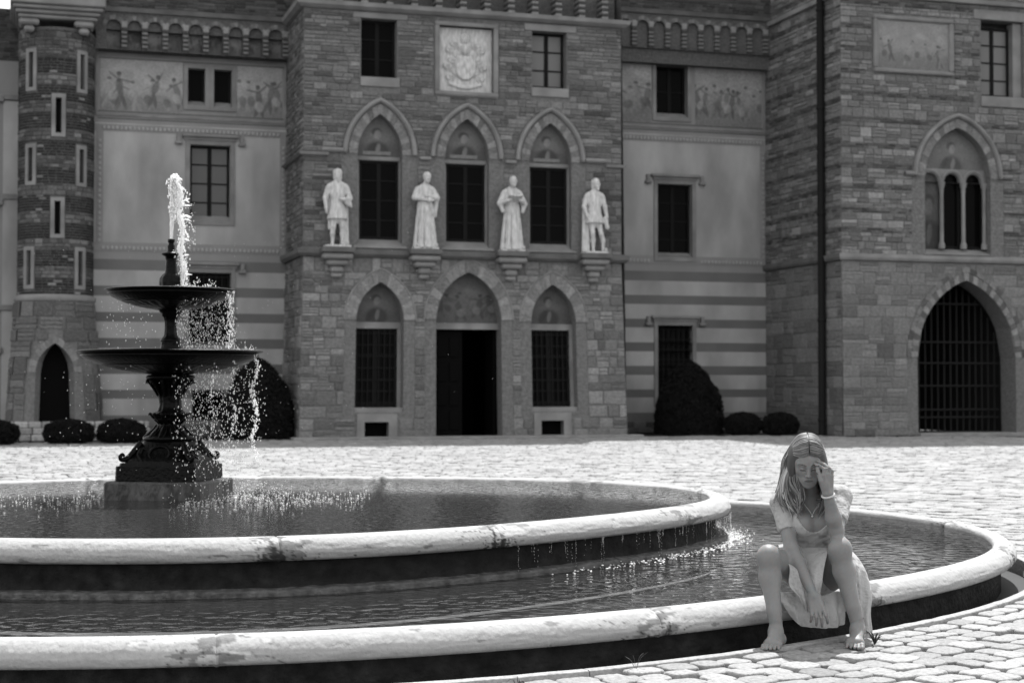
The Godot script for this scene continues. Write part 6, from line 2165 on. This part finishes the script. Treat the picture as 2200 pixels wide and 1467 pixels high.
	for i in 17:
		var a := TAU * i / 16
		ring.append(Vector3(1.713, 0.966, -8.912) + Vector3(cos(a) * 0.0115, 0.002 * sin(a), sin(a) * 0.0115))
	put("finger_ring", tube(spline(ring, 32), [0.0018, 0.0018], 6), pale, root, -base)
	var nk := [Vector3(1.61, 0.8, -9.13), Vector3(1.63, 0.755, -9.085), Vector3(1.655, 0.72, -9.07), Vector3(1.668, 0.7, -9.066), Vector3(1.682, 0.722, -9.07), Vector3(1.71, 0.76, -9.085), Vector3(1.735, 0.805, -9.13)]
	var neck := put("necklace", tube(spline(nk, 36), [0.0014, 0.0014], 5), pale, root, -base)
	put("pendant", sph, pale, neck, Vector3(1.668, 0.692, -9.062))

func woman_dress(root: Node3D, base: Vector3, torso: Callable) -> void:
	var cloth := mat(0.5, 0.85, noise_tex(0.05, 0.85, 1.0, 3, 256, FastNoiseLite.TYPE_SIMPLEX_SMOOTH, 91), 6.0, raw_noise(0.01, 3, 256, 92), 1.6, false)
	cloth.rim_enabled = true
	cloth.rim = 0.3
	cloth.backlight_enabled = true
	cloth.backlight = grey(0.8)
	var D := Flesh.new(Vector3(1.48, 0.2, -9.58), Vector3(1.98, 0.86, -8.98), 0.0105)
	torso.call(D, 0.008, false)
	for i in 7:
		var a := -1.2 + i * 0.4
		D.bone(Vector3(1.716 + sin(a) * 0.112, 0.52, -9.3 + cos(a) * 0.09), Vector3(1.745 + sin(a) * 0.17, 0.32, -9.38 + cos(a) * 0.13), 0.006, 0.014, 0.02)
	D.bone(Vector3(1.6, 0.572, -9.15), Vector3(1.77, 0.578, -9.15), 0.022, 0.022, 0.03)
	D.trim(Vector3(1.69, 0.79, -9.2), Vector3(0.05, 1, 0.1).normalized())
	D.ball(Vector3(1.676, 0.755, -9.07), Vector3(0.095, 0.152, 0.17), 0.004, Basis(), true)
	put("bodice", D.mesh(), cloth, root, -base)
	# sheer short sleeves
	for s in 2:
		var a := Vector3(1.522, 0.755, -9.2) if s == 0 else Vector3(1.852, 0.79, -9.2)
		var b := Vector3(1.55, 0.515, -9.055) if s == 0 else Vector3(1.79, 0.612, -9.0)
		var far: float = 0.62 if s == 0 else 0.7
		var S := Flesh.new(Vector3(minf(a.x, b.x) - 0.13, b.y, -9.33), Vector3(maxf(a.x, b.x) + 0.13, a.y + 0.1, b.z + 0.07), 0.0075)
		S.bone(a + Vector3(0.05 if s == 0 else -0.05, 0.01, -0.01), a, 0.06, 0.062, 0.03)
		S.bone(a, a.lerp(b, far + 0.1), 0.062, 0.052, 0.03)
		for k in 3:
			var q := a.lerp(b, 0.25 + 0.15 * k)
			S.bone(q + Vector3(-0.045, 0.012 * (k % 2), 0.03), q + Vector3(0.045, -0.014 * (k % 2), 0.035), 0.008, 0.008, 0.012)
		S.trim(a.lerp(b, far), (b - a).normalized())
		put("sleeve", S.mesh(), cloth, root, -base)
	# skirt panels: draped over the lap, between the knees, under the thighs and down the far side
	var p := func(x: float, y: float, z: float) -> Vector3: return Vector3(x, y, -z)
	var under := [
		[p.call(1.435, 0.29, 9.12), p.call(1.52, 0.265, 9.1), p.call(1.62, 0.255, 9.09), p.call(1.715, 0.25, 9.07), p.call(1.79, 0.275, 9.07), p.call(1.84, 0.27, 9.1)],
		[p.call(1.455, 0.265, 9.1), p.call(1.545, 0.19, 9.03), p.call(1.63, 0.175, 9.0), p.call(1.72, 0.175, 8.99), p.call(1.79, 0.18, 8.995), p.call(1.84, 0.18, 9.02)],
		[p.call(1.48, 0.235, 9.09), p.call(1.575, 0.105, 9.02), p.call(1.64, 0.088, 9.0), p.call(1.72, 0.084, 8.985), p.call(1.79, 0.09, 8.99), p.call(1.835, 0.105, 9.02)]]
	put("skirt", sheet(under, 60, 16, 0.012, 34.0, 0.5), cloth, root, -base)
	var lap := [
		[p.call(1.5, 0.52, 9.2), p.call(1.58, 0.53, 9.2), p.call(1.66, 0.51, 9.2)],
		[p.call(1.5, 0.48, 9.06), p.call(1.55, 0.475, 9.05), p.call(1.64, 0.43, 9.08)],
		[p.call(1.525, 0.42, 8.98), p.call(1.57, 0.405, 8.98), p.call(1.64, 0.37, 9.0)],
		[p.call(1.522, 0.325, 8.97), p.call(1.575, 0.31, 8.97), p.call(1.635, 0.29, 8.97)],
		[p.call(1.575, 0.255, 8.965), p.call(1.6, 0.245, 8.96), p.call(1.635, 0.23, 8.96)],
		[p.call(1.605, 0.185, 8.965), p.call(1.615, 0.18, 8.96), p.call(1.63, 0.175, 8.96)]]
	put("skirt", sheet(lap, 26, 30, 0.008, 11.0, 2.0), cloth, root, -base)
	var mid := [
		[p.call(1.6, 0.5, 9.17), p.call(1.69, 0.51, 9.15), p.call(1.755, 0.515, 9.1)],
		[p.call(1.615, 0.42, 9.1), p.call(1.68, 0.45, 9.05), p.call(1.74, 0.49, 9.02)],
		[p.call(1.618, 0.36, 9.03), p.call(1.66, 0.38, 9.0), p.call(1.715, 0.41, 8.98)],
		[p.call(1.625, 0.3, 9.0), p.call(1.665, 0.31, 8.97), p.call(1.7, 0.32, 8.97)],
		[p.call(1.65, 0.24, 9.0), p.call(1.67, 0.235, 8.98), p.call(1.69, 0.23, 8.98)]]
	put("skirt", sheet(mid, 26, 30, 0.008, 9.0, 4.0), cloth, root, -base)
	var side := [
		[p.call(1.79, 0.55, 9.14), p.call(1.85, 0.54, 9.2), p.call(1.9, 0.51, 9.28), p.call(1.92, 0.49, 9.4)],
		[p.call(1.83, 0.47, 9.04), p.call(1.9, 0.47, 9.1), p.call(1.955, 0.44, 9.2), p.call(1.975, 0.4, 9.38)],
		[p.call(1.85, 0.37, 9.0), p.call(1.925, 0.38, 9.05), p.call(1.99, 0.36, 9.14), p.call(2.015, 0.31, 9.34)],
		[p.call(1.87, 0.25, 9.0), p.call(1.935, 0.255, 9.04), p.call(2.0, 0.25, 9.1), p.call(2.03, 0.23, 9.25)],
		[p.call(1.88, 0.15, 9.02), p.call(1.93, 0.15, 9.04), p.call(1.985, 0.15, 9.08), p.call(2.01, 0.15, 9.18)],
		[p.call(1.885, 0.06, 9.03), p.call(1.935, 0.045, 9.04), p.call(1.99, 0.04, 9.07), p.call(2.015, 0.06, 9.15)]]
	put("skirt", sheet(side, 44, 30, 0.012, 24.0, 1.0), cloth, root, -base)

func woman_hair(root: Node3D, base: Vector3, hb: Basis) -> void:
	var hm := mat(1.0, 0.5, null, 1.0, null, 0.0, false, true)
	hm.metallic_specular = 0.5
	hm.backlight_enabled = true
	hm.backlight = grey(0.6)
	var hp := func(x: float, u: float, f: float) -> Vector3: return HEAD + hb * Vector3(x, u, f)
	var C := Flesh.new(HEAD - Vector3(0.15, 0.16, 0.16), HEAD + Vector3(0.15, 0.19, 0.16), 0.006)
	C.ball(hp.call(0, 0.045, -0.02), Vector3(0.094, 0.108, 0.11), 0.02, hb)
	C.ball(hp.call(0, -0.04, -0.05), Vector3(0.1, 0.12, 0.085), 0.03, hb)
	for s in [-1.0, 1.0]: C.ball(hp.call(s * 0.078, -0.02, -0.005), Vector3(0.03, 0.1, 0.055), 0.02, hb)
	C.ball(hp.call(0, 0.012, 0.12), Vector3(0.062, 0.102, 0.09), 0.01, hb, true)
	put("hair_cap", C.mesh(func(_p: Vector3) -> float: return 0.07), hm, root, -base)  # dark roots, and shade between the strands put into the colour
	var r := RandomNumberGenerator.new()
	r.seed = 4242
	var st := SurfaceTool.new()
	st.begin(Mesh.PRIMITIVE_TRIANGLES)
	for n in 560:
		var left := n % 2 == 0
		var k := r.randf()
		var back := r.randf()
		if n < 350: back = pow(back, 1.6) * 0.5
		var phi := lerpf(1.2, -1.0, back)
		var s := -1.0 if left else 1.0
		var o := 1.0 - k
		# outer and inner run of the fall on each side
		var x1 := lerpf(1.592, 1.552, o) if left else lerpf(1.678, 1.715, o)
		var x2 := lerpf(1.59, 1.518, o) if left else lerpf(1.69, 1.748, o)
		var x3 := lerpf(1.584, 1.498, o) if left else lerpf(1.706, 1.768, o)
		var x4 := lerpf(1.6, 1.5, o) if left else lerpf(1.712, 1.778, o)
		var x5 := lerpf(1.612, 1.53, o) if left else lerpf(1.715, 1.76, o)
		var z0 := lerpf(-8.96, -9.06, o) - back * 0.1
		var yb := r.randf_range(0.675, 0.76) + back * 0.06
		var sc := func(psi: float, ph: float) -> Vector3: return hp.call(s * 0.099 * sin(psi) + 0.004, 0.045 + 0.113 * cos(psi) * cos(ph), -0.02 + 0.116 * cos(psi) * sin(ph))
		var pts := [sc.call(0.03, phi), sc.call(0.5, phi * 1.1), sc.call(1.08, phi * 1.16).lerp(Vector3(x1, 1.06, z0), 0.2), Vector3(x2, 0.995, z0 - 0.02), Vector3(x3, 0.89, z0 - 0.04), Vector3(x4, 0.79, z0 - 0.05 - back * 0.05), Vector3(x5, yb, z0 - 0.05 - back * 0.06)]
		for i in range(3, 7):
			var w := 0.006 + 0.0068 * i
			pts[i] += Vector3(w * sin(i * 1.9 + r.randf() * 1.5 + k * 5.0) * 0.6, 0, w * 0.5 * cos(i * 2.3 + k * 9.0))
		if left and n % 22 == 0:
			pts[5] = Vector3(1.47 + r.randf() * 0.03, 0.82, -9.1)
			pts[6] = Vector3(1.44 + r.randf() * 0.03, 0.72 + r.randf() * 0.06, -9.1)
		var rad := r.randf_range(0.0026, 0.0062) if n % 22 else 0.002
		var rows := tube_rows(spline(pts, 30), [rad * 0.7, rad, rad * 1.15, rad * 1.1, rad * 0.9, rad * 0.15], 6, 0.7)
		var tone := lerpf(0.04, 0.34, pow(r.randf(), 1.2)) * 1.15 * (0.6 + 0.75 * o)  # outer strands lighter: sunlit edge highlights put into the hair colour
		var tones := []
		for j in rows.size():
			var tn := []
			for q in 6: tn.append(tone * lerpf(0.55, 1.25, smoothstep(0.0, 0.5, float(j) / 30.0)))
			tones.append(tn)
		st.append_from(smooth_grid(rows, true, false, tones), 0, Transform3D())
	# loose fly-away hairs round the crown
	for n in 0:
		var a := r.randf() * TAU
		var b0: Vector3 = hp.call(sin(a) * 0.07, 0.13, cos(a) * 0.07)
		var b1: Vector3 = hp.call(sin(a) * 0.11 + r.randf_range(-0.02, 0.02), 0.15 + r.randf() * 0.025, cos(a) * 0.1)
		var b2: Vector3 = hp.call(sin(a) * 0.13, 0.12, cos(a) * 0.12)
		var rows := tube_rows(spline([b0, b1, b2], 12), [0.0007, 0.0007, 0.0004], 4)
		var tones := []
		for j in rows.size(): tones.append([0.25, 0.25, 0.25, 0.25])
		st.append_from(smooth_grid(rows, true, false, tones), 0, Transform3D())
	put("hair", st.commit(), hm, root, -base)

func drop_mesh(sides := 7, rings := 5) -> ArrayMesh:
	var p := []
	for i in rings + 1:
		var a := PI * i / rings
		p.append(Vector2(maxf(sin(a), 0.02), -cos(a)))
	return lathe(p, sides)

func spray(called: String, label: String, category: String, where: Array) -> void:
	var o := many(called, mats.drop, mats.spray, where, [], self)
	tag(o, label, category)

func droplet(at: Vector3, r: float, long := 1.0) -> Transform3D:
	var b := Basis(Vector3.UP, rng.randf() * TAU) * Basis(Vector3.RIGHT, rng.randf_range(-0.3, 0.3))
	return Transform3D(b * Basis.from_scale(Vector3(r * 0.42, r * long * 0.8, r * 0.42)), at)

func build_small() -> void:
	mats.drop = drop_mesh()
	var sp := mat(0.9, 0.12)
	sp.metallic_specular = 0.6
	sp.backlight_enabled = true
	sp.backlight = grey(1.0)
	mats.spray = sp
	var ax := Vector3(-2.77, 0, -13.2)
	# jet: a clear column that breaks up, crests and falls back
	var jet := []
	for i in 90:
		var f := i / 89.0
		jet.append(droplet(ax + Vector3(0.012 * f + rng.randf_range(-0.006, 0.006), lerpf(2.6, 2.84, f), rng.randf_range(-0.006, 0.006)), 0.016, 1.8))
	for i in 700:
		var f := pow(rng.randf(), 0.8)
		var w := lerpf(0.014, 0.04, f)
		jet.append(droplet(ax + Vector3(0.01 + 0.02 * f + rng.randfn() * w * 0.7, lerpf(2.76, 3.1, f), rng.randfn() * w * 0.7), rng.randf_range(0.005, 0.014), rng.randf_range(0.9, 1.8)))
	for i in 200:
		jet.append(droplet(ax + Vector3(0.03 + rng.randfn() * 0.018, 3.085 + rng.randfn() * 0.022, rng.randfn() * 0.018), rng.randf_range(0.008, 0.018)))
	var core := SurfaceTool.new()
	core.begin(Mesh.PRIMITIVE_TRIANGLES)
	for q in 5:
		var p := []
		for j in 14:
			var f := j / 13.0
			p.append(ax + Vector3(0.012 * f + 0.02 * f * sin(q * 2.5 + f * 9.0), lerpf(2.6, 3.06 + 0.02 * q, f), 0.02 * f * cos(q * 1.9 + f * 8.0)))
		join(core, tube(spline(p, 60), [0.012, 0.012, 0.012, 0.008, 0.012, 0.006, 0.013, 0.006], 8))
	var strand := SurfaceTool.new()
	strand.begin(Mesh.PRIMITIVE_TRIANGLES)
	for q in 4:
		var p := []
		for j in 16:
			var f := j / 15.0
			p.append(ax + Vector3(0.045 + 0.06 * sqrt(f) + 0.012 * sin(f * 17.0) + 0.014 * sin(q * 3.1 + f * 13.0), lerpf(3.07, 2.2, f), 0.03 + 0.014 * cos(q * 2.0 + f * 11.0)))
		join(strand, tube(spline(p, 90), [0.012, 0.006, 0.013, 0.004, 0.011, 0.008, 0.003, 0.009, 0.005, 0.008, 0.003, 0.007], 7))
	for q in 9:
		var y := rng.randf_range(2.3, 2.95)
		var p := [ax + Vector3(0.09, y, 0.03), ax + Vector3(0.125, y + 0.012, 0.04), ax + Vector3(0.15 + rng.randf() * 0.03, y + rng.randf_range(-0.02, 0.04), 0.05)]
		join(strand, tube(spline(p, 10), [0.006, 0.004, 0.007, 0.002], 6))
	spray("water_jet", "white water jet bursting up from the fountain's nozzle", "water", jet)
	var fall := []
	for i in 700:
		var f := rng.randf()
		var x := 0.055 + 0.05 * sqrt(f) + 0.012 * sin(f * 17.0)
		var w := 0.012 + 0.014 * absf(sin(f * 11.0))
		fall.append(droplet(ax + Vector3(x + rng.randfn() * w, lerpf(3.05, 2.2, f), 0.03 + rng.randfn() * w), rng.randf_range(0.004, 0.011), rng.randf_range(0.8, 2.0)))
	for i in 60:
		fall.append(droplet(ax + Vector3(0.14 + rng.randf_range(-0.03, 0.06), rng.randf_range(2.5, 2.9), 0.03 + rng.randfn() * 0.03), rng.randf_range(0.003, 0.008)))
	for i in 90:
		var f := rng.randf()
		fall.append(droplet(ax + Vector3(lerpf(0.1, 0.4, f), 2.195 + rng.randf() * 0.06 * (0.3 + sin(f * 9.0) * sin(f * 9.0)), 0.2 + rng.randfn() * 0.06), rng.randf_range(0.003, 0.009)))
	put("core", core.commit(), mats.spray, get_node("water_jet"))
	spray("falling_water", "broken white strand of water falling back into the upper bowl", "water", fall)
	put("core", strand.commit(), mats.spray, get_node("falling_water"))
	var d1 := []
	for i in 850:
		var a := rng.randf_range(0.35, 2.6)
		var rr := 0.53 * rng.randf_range(0.3, 1.02)
		d1.append(droplet(ax + Vector3(sin(a) * rr, rng.randf_range(1.72, 2.1), cos(a) * rr), rng.randf_range(0.0025, 0.006), rng.randf_range(1.0, 2.2)))
	for i in 260:
		d1.append(droplet(ax + Vector3(0.5 + rng.randfn() * 0.018, lerpf(2.17, 1.72, pow(rng.randf(), 1.3)), 0.12 + rng.randfn() * 0.05), rng.randf_range(0.003, 0.0085), rng.randf_range(1.0, 1.9)))
	for i in 70:
		var a := rng.randf_range(-2.6, -0.4)
		d1.append(droplet(ax + Vector3(sin(a) * 0.5 * rng.randf_range(0.5, 1.1), rng.randf_range(1.72, 2.1), cos(a) * 0.5), rng.randf_range(0.003, 0.0065), 1.5))
	for i in 130:
		var f := rng.randf()
		d1.append(droplet(ax + Vector3(lerpf(0.15, 0.7, f), 1.70 + rng.randf() * rng.randf() * 0.08, 0.1 + rng.randfn() * 0.15), rng.randf_range(0.003, 0.008)))
	spray("falling_drops", "sparkling drops falling from the upper bowl into the lower one", "water", d1)
	var d2 := []
	for i in 1500:
		var a := rng.randf_range(0.25, 2.8)
		var rr := 0.75 * rng.randf_range(0.25, 1.03)
		d2.append(droplet(ax + Vector3(sin(a) * rr, rng.randf_range(0.6, 1.58), cos(a) * rr), rng.randf_range(0.003, 0.0075), rng.randf_range(1.0, 1.8)))
	for s in [[0.7, 0.1, 300], [0.56, 0.3, 120], [0.42, 0.42, 80]]:
		for i in s[2]:
			var f := rng.randf()
			d2.append(droplet(ax + Vector3(s[0] + 0.02 * sin(f * 14.0) + rng.randfn() * 0.012, lerpf(1.66, 0.8, f), s[1] + rng.randfn() * 0.02), rng.randf_range(0.003, 0.011), rng.randf_range(1.0, 1.8)))
	for i in 110:
		var a := rng.randf_range(-2.8, -0.2)
		d2.append(droplet(ax + Vector3(sin(a) * 0.74 * rng.randf_range(0.3, 1.3), rng.randf_range(0.6, 1.6), cos(a) * 0.7), rng.randf_range(0.0025, 0.006), 1.4))
	for i in 240:
		d2.append(droplet(ax + Vector3(rng.randfn() * 0.9 + 0.4, rng.randf_range(0.7, 2.7), rng.randfn() * 0.4), rng.randf_range(0.0015, 0.0035)))
	spray("falling_drops", "dense shower of drops falling from the lower bowl's right side", "water", d2)
	# churned water round the plinth
	var ch := []
	for i in 1500:
		var right := rng.randf() < 0.72
		var x := 0.25 + 1.35 * pow(rng.randf(), 1.5) if right else -0.45 - 1.7 * pow(rng.randf(), 1.4)
		var z := rng.randfn() * 0.5 + (0.1 if right else 0.35)
		var fade := absf(x) / 2.0
		if rng.randf() < fade * 0.6: continue
		var s := rng.randf_range(0.0012, 0.0042)
		ch.append(Transform3D(Basis(Vector3.UP, rng.randf() * TAU) * Basis.from_scale(Vector3(s * rng.randf_range(1.0, 2.6), s * 0.45, s)), Vector3(ax.x + x, 0.513 + rng.randf() * rng.randf() * 0.01, ax.z + z)))
	for i in 320:
		var x := rng.randf_range(0.1, 0.9)
		ch.append(droplet(Vector3(ax.x + x, 0.52 + rng.randf() * rng.randf() * 0.16, ax.z + rng.randfn() * 0.45 + 0.1), rng.randf_range(0.0025, 0.006)))
	spray("pool_splash", "glittering churned water round the stone plinth", "water", ch)
	# drips along the upper rim and the sparkle where they land
	var dr := []
	for i in 75:
		var t := 0.02 - 0.85 * pow(rng.randf(), 1.7)
		var a := 0.17 + rng.randf() * 0.01
		var y0 := 0.395
		var n := rng.randi_range(3, 12)
		var len := rng.randf_range(0.04, 0.19)
		for j in n:
			var p := pool_off(false, t + rng.randfn() * 0.001, a, y0 - len * j / n)
			dr.append(droplet(p, rng.randf_range(0.001, 0.0024), rng.randf_range(1.5, 4.5)))
	for i in 520:
		var t := -0.75 + 0.85 * pow(rng.randf(), 0.5)
		var p := pool_off(false, t, 0.16 + absf(rng.randfn()) * 0.07, 0.192 + rng.randf() * rng.randf() * 0.035)
		dr.append(Transform3D(Basis.from_scale(Vector3(1.6, 0.7, 1.0) * rng.randf_range(0.002, 0.0055)), p))
	for i in 260:
		var t := rng.randf_range(-0.05, 0.3)
		var p := pool_off(false, t, 0.14 + absf(rng.randfn()) * 0.12, 0.192 + rng.randf() * rng.randf() * 0.07)
		dr.append(droplet(p, rng.randf_range(0.003, 0.008)))
	spray("rim_drips", "thin drips and bright splashes under the upper pool's right rim", "water", dr)
	# small floodlights at the statues' feet
	var spots := ["left end of the ledge", "crossed-arms statue", "reading statue", "right end of the ledge"]
	for i in 4:
		var x: float = [-3.45, -1.05, 1.38, 3.75][i]
		var t := thing("floodlight", "tiny pale floodlight at the statue's feet by the " + spots[i], "floodlight", local(x, 5.035, 0.42), TURN, "floodlights on the ledge")
		put("lamp_body", box_mesh(Vector3(-0.04, 0.06, -0.05), Vector3(0.04, 0.15, 0.03), 0.012), toned("paint", 0.5), t)
		put("bracket", box_mesh(Vector3(-0.015, 0.0, -0.02), Vector3(0.015, 0.062, 0.01)), mats.iron, t)
	# weeds in the joints
	var leaf := mat(0.03, 0.6)
	leaf.backlight_enabled = true
	leaf.backlight = grey(0.2)
	var ws := [[-1.005, 0.44, 5, 0.09, "small tuft of grass blades at the kerb left of the woman"], [-1.135, 0.62, 6, 0.06, "low weed rosette on the cobbles at the bottom edge"], [-0.63, 0.42, 9, 0.07, "dark leafy weed beside the woman's left foot"], [-0.36, 1.15, 6, 0.07, "small sprig growing between the cobbles near the right edge"]]
	for w in ws:
		var p := pool_off(true, w[0], w[1], -0.005)
		if w[2] == 9: p = Vector3(1.99, -0.005, -8.97)
		var t := thing("weed", w[4], "weed", p)
		for i in w[2]:
			var a: float = TAU * i / w[2] + rng.randf()
			var d := Vector3(sin(a), 0, cos(a))
			var h: float = w[3] * rng.randf_range(0.7, 1.2)
			var wd := 0.005 if w[2] == 5 else 0.014
			var path := spline([Vector3.ZERO, d * h * 0.35 + Vector3(0, h * 0.7, 0), d * h * 0.8 + Vector3(0, h * (1.0 if w[2] != 6 else 0.5), 0)], 8)
			put("leaf", tube(path, [0.002, wd, wd * 0.8, 0.001], 5, 0.2), leaf, t)
